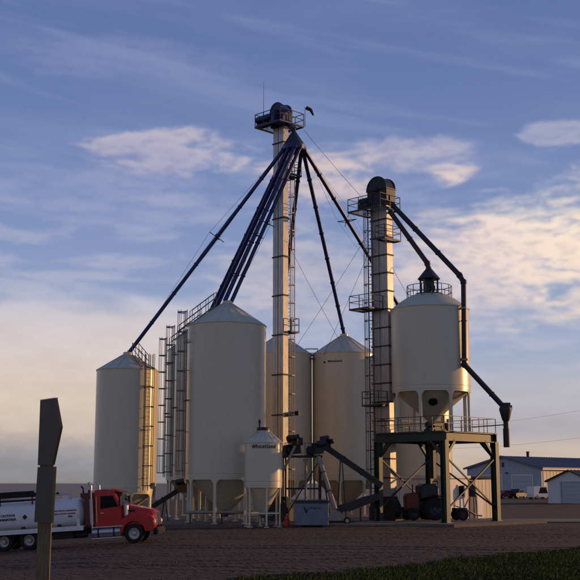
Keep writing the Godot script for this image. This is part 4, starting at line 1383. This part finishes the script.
func make_back_yard() -> void:
	# white shed right behind the platform
	var near := Vector3(14.0, 0.0, -98.2)
	var b := Basis(Vector3.UP, PI / 4)
	var o := thing("site_office", "white flat roofed site office behind the green platform", "building", near - b * Vector3(-1.3, 0, 3.4), PI / 4)
	part("wall", MB.new().box(Vector3(0, 1.75, 0), Vector3(2.6, 3.7, 6.8)), M.white, o)
	part("roof", MB.new().box(Vector3(0, 3.72, 0), Vector3(3.0, 0.24, 7.2)), M.trim, o)
	for k in 6:
		part("cladding_panel", MB.new().box(Vector3(-1.33, 1.8, -2.85 + k * 1.14), Vector3(0.05, 3.4, 1.08)), M.white, o)
	var wd := part("window", MB.new().box(Vector3(0.2, 2.5, 3.42), Vector3(0.8, 0.9, 0.06)), M.glass, o)
	part("window_frame", MB.new().box(Vector3(0.2, 3.0, 3.44), Vector3(1.0, 0.1, 0.08)).box(Vector3(0.2, 2.0, 3.44), Vector3(1.0, 0.1, 0.08)).box(Vector3(-0.25, 2.5, 3.44), Vector3(0.1, 0.9, 0.08)).box(Vector3(0.65, 2.5, 3.44), Vector3(0.1, 0.9, 0.08)), M.trim, wd)
	var dr := part("door", MB.new().box(Vector3(-1.38, 1.15, 1.9), Vector3(0.06, 2.1, 0.95)), M.door, o)
	part("handle", MB.new().box(Vector3(-1.43, 1.1, 2.25), Vector3(0.05, 0.06, 0.16)), M.steel, dr)
	# cream ribbed shed catching the sun
	var n2 := Vector3(16.85, 0.0, -102.6)
	var s := thing("tin_shed", "cream ribbed tin shed with grey roof, sunlit between the platform posts", "shed", n2 - b * Vector3(-1.4, 0, 1.5), PI / 4)
	part("wall", MB.new().box(Vector3(0, 1.75, 0), Vector3(2.8, 3.5, 3.0)), M.cream_siding, s)
	for k in 5:
		part("wall_panel", MB.new().box(Vector3(-1.12 + k * 0.56, 1.75, 1.53), Vector3(0.5, 3.4, 0.06)), M.cream_siding, s)
	part("roof", MB.new().prism(PackedVector2Array([Vector2(-1.8, 3.45), Vector2(1.8, 3.62), Vector2(1.8, 3.8), Vector2(-1.8, 3.64)]), -1.6, 1.6, Transform3D(Basis(Vector3(0, 0, 1), Vector3.UP, Vector3(-1, 0, 0)), Vector3.ZERO)), M.shingle, s)
	part("door", MB.new().box(Vector3(-0.7, 1.15, 1.57), Vector3(0.9, 2.2, 0.06)), M.white, s)
	# compact tractor under the platform, facing left
	var t := thing("compact_tractor", "dark tractor with grey body and red nose, parked under the green platform", "tractor", Vector3(11.1, 0.2, -92.6), PI + 0.25)
	part("body", MB.new().prism(PackedVector2Array([Vector2(-1.0, 0.8), Vector2(0.6, 0.75), Vector2(0.6, 1.5), Vector2(-0.2, 1.6), Vector2(-1.0, 1.9)]), -0.4, 0.4, Transform3D.IDENTITY, 0.05), M.dark, t)
	part("hood", MB.new().prism(PackedVector2Array([Vector2(0.6, 0.8), Vector2(1.75, 0.8), Vector2(1.8, 1.9), Vector2(1.65, 2.15), Vector2(0.6, 2.25)]), -0.36, 0.36, Transform3D.IDENTITY, 0.06), M.dark_red, t)
	part("cab_tank", MB.new().prism(PackedVector2Array([Vector2(-1.0, 1.9), Vector2(0.6, 1.7), Vector2(0.6, 2.75), Vector2(0.2, 2.95), Vector2(-0.8, 2.95), Vector2(-1.0, 2.7)]), -0.7, 0.7, Transform3D.IDENTITY, 0.12), M.head, t)
	for z in [-0.85, 0.85]:
		wheel(t, Vector3(-0.5, 0.92, z), 0.92, 0.42, 0.5, "rear_wheel", M.head)
		wheel(t, Vector3(1.3, 0.52, z * 0.9), 0.52, 0.3, 0.28, "front_wheel", M.head)
	part("exhaust", MB.new().tube(Vector3(1.0, 2.2, 0.2), Vector3(1.0, 2.9, 0.2), 0.05), M.dark, t)
	part("roll_bar", MB.new().path([Vector3(-0.9, 1.8, 0.5), Vector3(-0.95, 3.15, 0.5), Vector3(-0.95, 3.15, -0.5), Vector3(-0.9, 1.8, -0.5)], 0.05), M.chassis, t)
	for z in [-0.85, 0.85]:
		part("fender", MB.new().prism(PackedVector2Array([Vector2(-1.5, 1.45), Vector2(-1.2, 1.9), Vector2(-0.5, 2.08), Vector2(0.2, 1.85), Vector2(0.2, 1.8), Vector2(-0.5, 2.0), Vector2(-1.15, 1.84), Vector2(-1.45, 1.42)]), z - 0.22, z + 0.22), M.chassis, t)
		var lugs := MB.new()
		for k in 18:
			var a := TAU * k / 18.0
			lugs.box(Vector3(-0.5 + cos(a) * 0.94, 0.92 + sin(a) * 0.94, z), Vector3(0.09, 0.07, 0.4), Basis(Vector3.BACK, a) * Basis(Vector3.RIGHT, 0.5))
		kind(part("tyre_lugs", lugs, M.rubber, t), "stuff")
	part("loader_arm", MB.new().bar(Vector3(0.2, 1.5, 0.62), Vector3(1.9, 0.9, 0.62), 0.1, 0.16).bar(Vector3(1.9, 0.9, 0.62), Vector3(2.5, 0.4, 0.62), 0.1, 0.14), M.dark, t)
	part("loader_bucket", MB.new().prism(PackedVector2Array([Vector2(2.3, 0.12), Vector2(3.0, 0.1), Vector2(3.0, 0.16), Vector2(2.5, 0.25), Vector2(2.35, 0.7), Vector2(2.25, 0.7)]), -0.8, 0.8), M.dark, t)
	# drawbar cart
	var c := thing("drawbar_cart", "small two wheeled cart with pale bent drawbar beside the near platform post", "cart", Vector3(14.1, 0.2, -91.9), 0.3)
	for z in [-0.6, 0.6]:
		wheel(c, Vector3(-0.3, 0.48, z), 0.48, 0.18, 0.28, "wheel", M.flange)
	part("axle", MB.new().tube(Vector3(-0.3, 0.48, -0.6), Vector3(-0.3, 0.48, 0.6), 0.05), M.dark, c)
	part("drawbar", MB.new().path([Vector3(-0.3, 0.55, 0.3), Vector3(0.5, 0.75, 0.2), Vector3(1.2, 0.4, 0.0), Vector3(1.7, 0.35, 0.0)], 0.06).path([Vector3(-0.3, 0.55, -0.3), Vector3(0.5, 0.75, -0.2), Vector3(1.2, 0.4, 0.0)], 0.06), M.pale, c)
	part("mast", MB.new().bar(Vector3(-0.3, 0.5, 0.3), Vector3(0.4, 1.7, 0.2), 0.08, 0.08).bar(Vector3(-0.9, 1.2, 0.3), Vector3(0.5, 0.75, 0.2), 0.07, 0.07), M.pale, c)
	part("tray", MB.new().box(Vector3(-0.3, 0.85, 0), Vector3(1.0, 0.3, 0.8)), M.dark, c)
	# dark tank and crates behind the platform
	var dtk := thing("upright_tank", "dark upright tank standing before the cream tin shed", "tank", Vector3(16.2, 0.0, -99.6))
	part("shell", MB.new().lathe([[0.0, 2.0], [0.3, 2.0], [0.36, 2.1], [0.36, 2.85], [0.2, 3.1], [0.0, 3.15]], 20), M.dark, dtk)
	for k in 3:
		var a := TAU * k / 3.0
		part("leg", MB.new().bar(Vector3(sin(a) * 0.3, 2.1, cos(a) * 0.3), Vector3(sin(a) * 0.4, 0, cos(a) * 0.4), 0.07, 0.07), M.dark, dtk)

# ------------------------------------------------------------------ the truck
func make_truck() -> void:
	var p := Vector3(-8.35, 0, -62.4)
	p.y = height(p.x, p.z)
	var o := thing("tank_truck", "red tank truck with white ammonia tank and black hose rack, parked at left", "truck", p)
	var back := height(p.x - 7.0, p.z)
	o.rotation = Vector3(0, deg_to_rad(-3.0), atan2(p.y - back, 7.0) + 0.006)
	# axes: x forward, y up, z towards the camera side
	part("chassis", MB.new().box(Vector3(-4.4, 0.78, 0.42), Vector3(11.4, 0.26, 0.1)).box(Vector3(-4.4, 0.78, -0.42), Vector3(11.4, 0.26, 0.1)).box(Vector3(-1.5, 0.8, 0), Vector3(0.3, 0.2, 0.8)).box(Vector3(-6.4, 0.6, 0), Vector3(2.6, 0.3, 0.5)), M.chassis, o)
	for z in [-1.0, 1.0]:
		wheel(o, Vector3(0, 0.52, z * 1.02), 0.52, 0.3, 0.3, "front_wheel")
		for x in [-5.75, -7.15]:
			wheel(o, Vector3(x, 0.52, z * 0.92), 0.52, 0.56, 0.29, "rear_wheel")
	# hood: crowned top, sides that fall to the wheel arch
	var arch := func(cx: float, cy: float, r: float, n: int, out: PackedVector2Array) -> void:
		for k in n + 1:
			var t := PI * k / n
			out.append(Vector2(cx - cos(t) * r, cy + sin(t) * r))
	var hp := PackedVector2Array([Vector2(-0.62, 0.95), Vector2(1.12, 0.8), Vector2(1.16, 1.1), Vector2(1.14, 1.5), Vector2(1.04, 1.68), Vector2(0.82, 1.78), Vector2(0.2, 1.94), Vector2(-0.62, 2.14)])
	var hood := part("hood", MB.new().prism(hp, -0.84, 0.84, Transform3D.IDENTITY, 0.12), M.red, o)
	var fp := PackedVector2Array([Vector2(-0.8, 0.62)])
	arch.call(0.0, 0.6, 0.64, 14, fp)
	fp.append_array(PackedVector2Array([Vector2(1.1, 0.6), Vector2(1.17, 0.9), Vector2(1.15, 1.2), Vector2(1.0, 1.42), Vector2(0.72, 1.54), Vector2(0.2, 1.6), Vector2(-0.35, 1.54), Vector2(-0.66, 1.34), Vector2(-0.8, 1.05)]))
	for s in [-1.0, 1.0]:
		part("front_fender", MB.new().prism(fp, s * 0.93 - 0.25, s * 0.93 + 0.25, Transform3D.IDENTITY, 0.05), M.red, o)
		part("headlight", MB.new().ball(Vector3(1.1, 1.1, s * 1.04), 0.14, 14, 8, Vector3(0.8, 1.0, 1.1)), M.lens, hood)
		part("marker_light", MB.new().ball(Vector3(0.72, 1.35, s * 1.16), 0.05, 8, 6), M.amber, hood)
	part("grille", MB.new().box(Vector3(1.17, 1.2, 0), Vector3(0.06, 0.75, 1.2)), M.chrome, hood)
	part("hood_vent", MB.new().box(Vector3(-0.1, 1.74, 0.845), Vector3(0.34, 0.12, 0.02)), M.chassis, hood)
	part("bumper", MB.new().prism(PackedVector2Array([Vector2(1.05, 0.42), Vector2(1.32, 0.42), Vector2(1.36, 0.6), Vector2(1.3, 0.78), Vector2(1.05, 0.78)]), -1.18, 1.18, Transform3D.IDENTITY, 0.08), M.rubber, o)
	# cab
	var cp := PackedVector2Array([Vector2(-0.6, 0.74), Vector2(-0.58, 2.08), Vector2(-0.98, 2.78), Vector2(-1.12, 2.93), Vector2(-1.6, 3.0), Vector2(-2.1, 2.98), Vector2(-2.16, 2.86), Vector2(-2.16, 0.74)])
	var cab := part("cab", MB.new().prism(cp, -1.08, 1.08, Transform3D.IDENTITY, 0.1), M.red, o)
	part("windshield", MB.new().prism(PackedVector2Array([Vector2(-0.60, 2.12), Vector2(-0.575, 2.13), Vector2(-0.955, 2.78), Vector2(-0.985, 2.77)]), -0.9, 0.9), M.glass, cab)
	part("sun_visor", MB.new().prism(PackedVector2Array([Vector2(-1.0, 2.82), Vector2(-0.68, 2.76), Vector2(-0.66, 2.8), Vector2(-1.02, 2.94)]), -1.0, 1.0), M.dark_red, cab)
	for s in [-1.0, 1.0]:
		var dp := PackedVector2Array([Vector2(-0.74, 0.95), Vector2(-0.72, 2.05), Vector2(-1.06, 2.72), Vector2(-1.86, 2.74), Vector2(-1.88, 0.95)])
		var door := part("door", MB.new().prism(dp, s * 1.082 - 0.01, s * 1.082 + 0.012), M.red, cab)
		part("door_window", MB.new().prism(PackedVector2Array([Vector2(-0.82, 2.02), Vector2(-1.1, 2.62), Vector2(-1.78, 2.64), Vector2(-1.8, 1.95)]), s * 1.094 - 0.006, s * 1.094 + 0.008), M.glass, door)
		part("door_handle", MB.new().box(Vector3(-1.72, 1.72, s * 1.12), Vector3(0.18, 0.05, 0.05)), M.chrome, door)
		part("grab_rail", MB.new().tube(Vector3(-2.0, 1.2, s * 1.16), Vector3(-2.0, 2.6, s * 1.16), 0.022, 0.022, 8), M.chrome, cab)
		var mr := part("mirror", MB.new().box(Vector3(-0.66, 2.3, s * 1.36), Vector3(0.1, 0.56, 0.24)), M.chassis, cab)
		part("mirror_arm", MB.new().bar(Vector3(-0.75, 2.62, s * 1.05), Vector3(-0.66, 2.55, s * 1.36), 0.03, 0.03).bar(Vector3(-0.72, 2.0, s * 1.08), Vector3(-0.66, 2.06, s * 1.36), 0.03, 0.03), M.chrome, mr)
		var st := part("exhaust_stack", MB.new().tube(Vector3(-2.3, 0.9, s * 1.02), Vector3(-2.3, 3.25, s * 1.02), 0.065, 0.065, 16).tube(Vector3(-2.3, 3.2, s * 1.02), Vector3(-2.42, 3.42, s * 1.02), 0.065, 0.065, 16), M.chrome, o)
		part("heat_shield", MB.new().tube(Vector3(-2.3, 1.15, s * 1.02), Vector3(-2.3, 2.5, s * 1.02), 0.115, 0.115, 18), M.alu, st)
		# step box and fuel tank
		var ft := part("fuel_tank", MB.new().lathe([[0.0, -0.82], [0.26, -0.82], [0.32, -0.76], [0.32, 0.76], [0.26, 0.82], [0.0, 0.82]], 28, Vector3(-1.52, 0.7, s * 0.86), Basis(Vector3.BACK, PI / 2)), M.alu, o)
		part("tank_strap", MB.new().lathe([[0.33, -0.04], [0.34, 0.0], [0.33, 0.04]], 28, Vector3(-1.1, 0.7, s * 0.86), Basis(Vector3.BACK, PI / 2)).lathe([[0.33, -0.04], [0.34, 0.0], [0.33, 0.04]], 28, Vector3(-1.95, 0.7, s * 0.86), Basis(Vector3.BACK, PI / 2)), M.chassis, ft)
		part("step", MB.new().box(Vector3(-1.45, 0.98, s * 1.08), Vector3(1.7, 0.06, 0.26)).box(Vector3(-1.45, 0.4, s * 1.16), Vector3(1.7, 0.06, 0.2)), M.alu, ft)
	for k in 5:
		part("roof_marker", MB.new().ball(Vector3(-1.2, 2.99, -0.7 + k * 0.35), 0.05, 8, 6), M.amber, cab)
	# cabinet behind the cab
	var cb := part("pump_cabinet", MB.new().prism(PackedVector2Array([Vector2(-2.74, 0.95), Vector2(-2.42, 0.95), Vector2(-2.42, 2.86), Vector2(-2.98, 2.86), Vector2(-2.98, 2.68), Vector2(-2.74, 2.5)]), -0.72, 0.72, Transform3D.IDENTITY, 0.05), M.dark_red, o)
	part("cabinet_door", MB.new().box(Vector3(-2.58, 1.75, 0.73), Vector3(0.24, 1.3, 0.03)), M.dark_red, cb)
	part("vent_pipe", MB.new().path([Vector3(-2.85, 2.8, 0.5), Vector3(-2.85, 3.1, 0.5), Vector3(-2.95, 3.25, 0.5)], 0.05).path([Vector3(-2.6, 2.8, 0.2), Vector3(-2.6, 3.02, 0.2)], 0.06), M.chassis, cb)
	# the tank
	var tx := Basis(Vector3.BACK, PI / 2)      # lathe axis along -x
	var prof: Array = []
	for k in 9:
		var t := PI / 2 * k / 8.0
		prof.append([sin(t) * 0.84, -cos(t) * 0.42 + 3.28 - 0.02])
	var full: Array = []
	for k in 9:
		full.append([prof[k][0], prof[k][1] - 6.5])
	for k in 9:
		full.append([prof[8 - k][0], 6.5 - prof[8 - k][1] + 0.6])
	var tank := part("tank", MB.new().lathe(full, 56, Vector3(-6.45, 1.78, 0), tx), M.white, o)
	for x in [-4.2, -6.2, -8.2]:
		part("tank_band", MB.new().lathe([[0.842, -0.05], [0.852, -0.03], [0.852, 0.03], [0.842, 0.05]], 56, Vector3(x, 1.78, 0), tx), M.white, tank)
		part("saddle", MB.new().prism(PackedVector2Array([Vector2(-0.75, 0.9), Vector2(0.75, 0.9), Vector2(0.66, 1.28), Vector2(0.0, 1.0), Vector2(-0.66, 1.28)]), x - 0.1, x + 0.1, Transform3D(Basis(Vector3(0, 0, 1), Vector3.UP, Vector3(1, 0, 0)), Vector3.ZERO)), M.chassis, tank)
	part("dome_hatch", MB.new().lathe([[0.2, 0.0], [0.2, 0.2], [0.16, 0.26], [0.0, 0.28]], 20, Vector3(-3.9, 2.58, 0)), M.white, tank)
	part("valve_cluster", MB.new().tube(Vector3(-4.7, 2.6, 0), Vector3(-4.7, 3.05, 0), 0.05).box(Vector3(-4.7, 2.92, 0), Vector3(0.8, 0.05, 0.06)).tube(Vector3(-4.95, 2.92, 0), Vector3(-4.95, 3.06, 0), 0.09).tube(Vector3(-4.4, 2.92, 0), Vector3(-4.4, 3.02, 0), 0.07), M.chassis, tank)
	var r := 0.852
	var write := func(text: String, high: float, x: float, up: float, m: Material) -> void:
		var mb := MB.new()
		var vs := lettering(text, high, true)
		for i in range(0, vs.size() - 2, 3):
			var q: Array = []
			for k in 3:
				var w: Vector3 = vs[i + k]
				var t := (up + w.y) / r
				q.append(Vector3(x + w.x, 1.78 + sin(t) * (r + w.z), cos(t) * (r + w.z)))
			mb.flat(q[0], q[1], q[2], Vector3(0, 0.2, 1))
		part("lettering", mb, m, tank)
	write.call("CAUTION", 0.13, -7.0, 0.12, M.letters)
	write.call("AMMONIA", 0.13, -7.0, -0.09, M.letters)
	write.call("ANHYDROUS AMMONIA", 0.085, -3.85, 0.2, M.red_letters)
	write.call("INHALATION HAZARD", 0.085, -3.85, 0.04, M.red_letters)
	write.call("1005", 0.085, -3.55, -0.12, M.letters)
	part("placard", MB.new().prism(PackedVector2Array([Vector2(-0.14, 0), Vector2(0, -0.14), Vector2(0.14, 0), Vector2(0, 0.14)]), 0.0, 0.012, Transform3D(Basis.IDENTITY, Vector3(-6.05, 1.78, 0.85))), M.letters, tank)
	# fenders and catwalk strip along the tank
	part("side_fender", MB.new().box(Vector3(-6.5, 1.1, 1.14), Vector3(7.6, 0.05, 0.5)).box(Vector3(-6.5, 1.0, 1.38), Vector3(7.6, 0.22, 0.04)), M.white, o)
	part("side_fender", MB.new().box(Vector3(-6.5, 1.1, -1.14), Vector3(7.6, 0.05, 0.5)).box(Vector3(-6.5, 1.0, -1.38), Vector3(7.6, 0.22, 0.04)), M.white, o)
	part("fender_bracket", MB.new().box(Vector3(-3.0, 1.25, 1.2), Vector3(0.16, 0.5, 0.16)), M.white, o)
	part("mud_flap", MB.new().box(Vector3(-8.0, 0.6, 0.95), Vector3(0.03, 0.7, 0.6)), M.rubber, o)
	part("mud_flap", MB.new().box(Vector3(-8.0, 0.6, -0.95), Vector3(0.03, 0.7, 0.6)), M.rubber, o)
	part("tool_box", MB.new().box(Vector3(-3.9, 0.72, 0.85), Vector3(1.1, 0.5, 0.5)), M.chassis, o)
	part("air_tank", MB.new().lathe([[0.0, -0.42], [0.12, -0.4], [0.15, -0.34], [0.15, 0.34], [0.12, 0.4], [0.0, 0.42]], 18, Vector3(-3.0, 0.62, 0.8), tx), M.chassis, o)
	part("valve_pipework", MB.new().path([Vector3(-4.6, 0.95, 0.9), Vector3(-4.6, 0.62, 1.1), Vector3(-5.05, 0.62, 1.1)], 0.06).ball(Vector3(-4.6, 0.62, 1.1), 0.12).tube(Vector3(-4.6, 0.62, 1.1), Vector3(-4.6, 0.62, 1.3), 0.03).box(Vector3(-4.6, 0.62, 1.3), Vector3(0.26, 0.04, 0.04)), M.steel, o)
	part("tank_rail", MB.new().path([Vector3(-9.6, 2.5, 0.5), Vector3(-9.6, 2.85, 0.5), Vector3(-3.6, 2.85, 0.3), Vector3(-3.6, 2.55, 0.3)], 0.02, 6), M.alu, tank)
	part("air_cleaner", MB.new().tube(Vector3(-0.42, 1.5, 0.98), Vector3(-0.42, 2.05, 0.98), 0.15, 0.15, 18).tube(Vector3(-0.42, 2.05, 0.98), Vector3(-0.42, 2.14, 0.98), 0.17, 0.1, 18), M.chrome, o)
	# hose rack on top
	var hr := part("hose_tray", MB.new().box(Vector3(-7.6, 2.96, 0.55), Vector3(4.8, 0.2, 0.3)).tube(Vector3(-5.3, 3.02, 0.55), Vector3(-4.9, 3.02, 0.45), 0.1), M.rubber, o)
	part("hose", MB.new().tube(Vector3(-10.0, 3.1, 0.5), Vector3(-5.6, 3.1, 0.5), 0.08, 0.08, 12).tube(Vector3(-10.0, 3.09, 0.64), Vector3(-6.4, 3.12, 0.64), 0.07, 0.07, 12), M.rubber, hr)
	part("lower_pipe", MB.new().tube(Vector3(-10.0, 2.68, 0.62), Vector3(-4.6, 2.68, 0.62), 0.055, 0.055, 12), M.chassis, hr)
	for x in [-9.2, -7.5, -5.7]:
		part("tray_post", MB.new().box(Vector3(x, 2.7, 0.55), Vector3(0.06, 0.5, 0.06)), M.chassis, hr)

# ------------------------------------------------------------------ the near sign
func make_near_sign() -> void:
	var p := Vector3(-2.17, 0, -10.0)
	p.y = height(p.x, p.z)
	var o := thing("road_sign", "dark backs of two sign boards on a weathered wooden post in the left foreground", "sign", p, deg_to_rad(8.0))
	var top := 3.93 - p.y
	part("post", MB.new().box(Vector3(0, (top - 0.1) * 0.5, 0), Vector3(0.115, top - 0.1, 0.1)), M.wood, o)
	var turn := Transform3D(Basis(Vector3.UP, deg_to_rad(-62.0)), Vector3(-0.045, 0, 0.07))
	var t2 := top
	part("upper_board", MB.new().prism(PackedVector2Array([Vector2(-0.05, t2 - 0.575), Vector2(0.26, t2 - 0.575), Vector2(0.40, t2 - 0.255), Vector2(0.27, t2), Vector2(-0.05, t2)]), -0.012, 0.012, turn), M.sign_back, o)
	part("lower_board", MB.new().prism(PackedVector2Array([Vector2(-0.08, t2 - 1.07), Vector2(0.28, t2 - 1.07), Vector2(0.30, t2 - 0.59), Vector2(-0.05, t2 - 0.59)]), -0.012, 0.012, turn), M.sign_back, o)
	part("edge_strip", MB.new().prism(PackedVector2Array([Vector2(-0.05, t2 + 0.001), Vector2(0.27, t2 + 0.001), Vector2(0.27, t2 + 0.008), Vector2(-0.05, t2 + 0.008)]), -0.016, 0.016, turn), M.alu, o)
	part("bolt", MB.new().tube(Vector3(0, t2 - 0.2, 0.05), Vector3(0, t2 - 0.2, 0.1), 0.012, 0.012, 8).tube(Vector3(0, t2 - 0.8, 0.05), Vector3(0, t2 - 0.8, 0.1), 0.012, 0.012, 8), M.alu, o)

func make_cables() -> void:
	var gg := "thin guy cables of the elevators"
	var lines := [
		[Vector3(1.2, 33.4, -92.2), Vector3(7.6, 26.0, -92.9), "thin stay cable between the heads of the two elevators"],
		[Vector3(-0.5, 24.0, -92.3), Vector3(5.3, 15.6, -105.0), "thin guy cable from the main tower to the lettered bin"],
		[Vector3(7.5, 25.6, -93.0), Vector3(0.2, 15.5, -105.4), "thin guy cable from the right elevator towards the bin behind the main tower"],
		[Vector3(7.3, 24.0, -93.2), Vector3(3.2, 15.2, -105.8), "second thin guy cable left of the right elevator"],
		[Vector3(8.4, 22.0, -92.6), Vector3(10.2, 18.2, -91.4), "thin guy cable from the right elevator to the raised bin"],
		[Vector3(-1.2, 26.0, -92.2), Vector3(-5.2, 17.4, -90.2), "thin guy cable from the main tower to the front left bin"]]
	for l in lines:
		cable(l[0], l[1], 0.15, 0.016, l[2], gg)
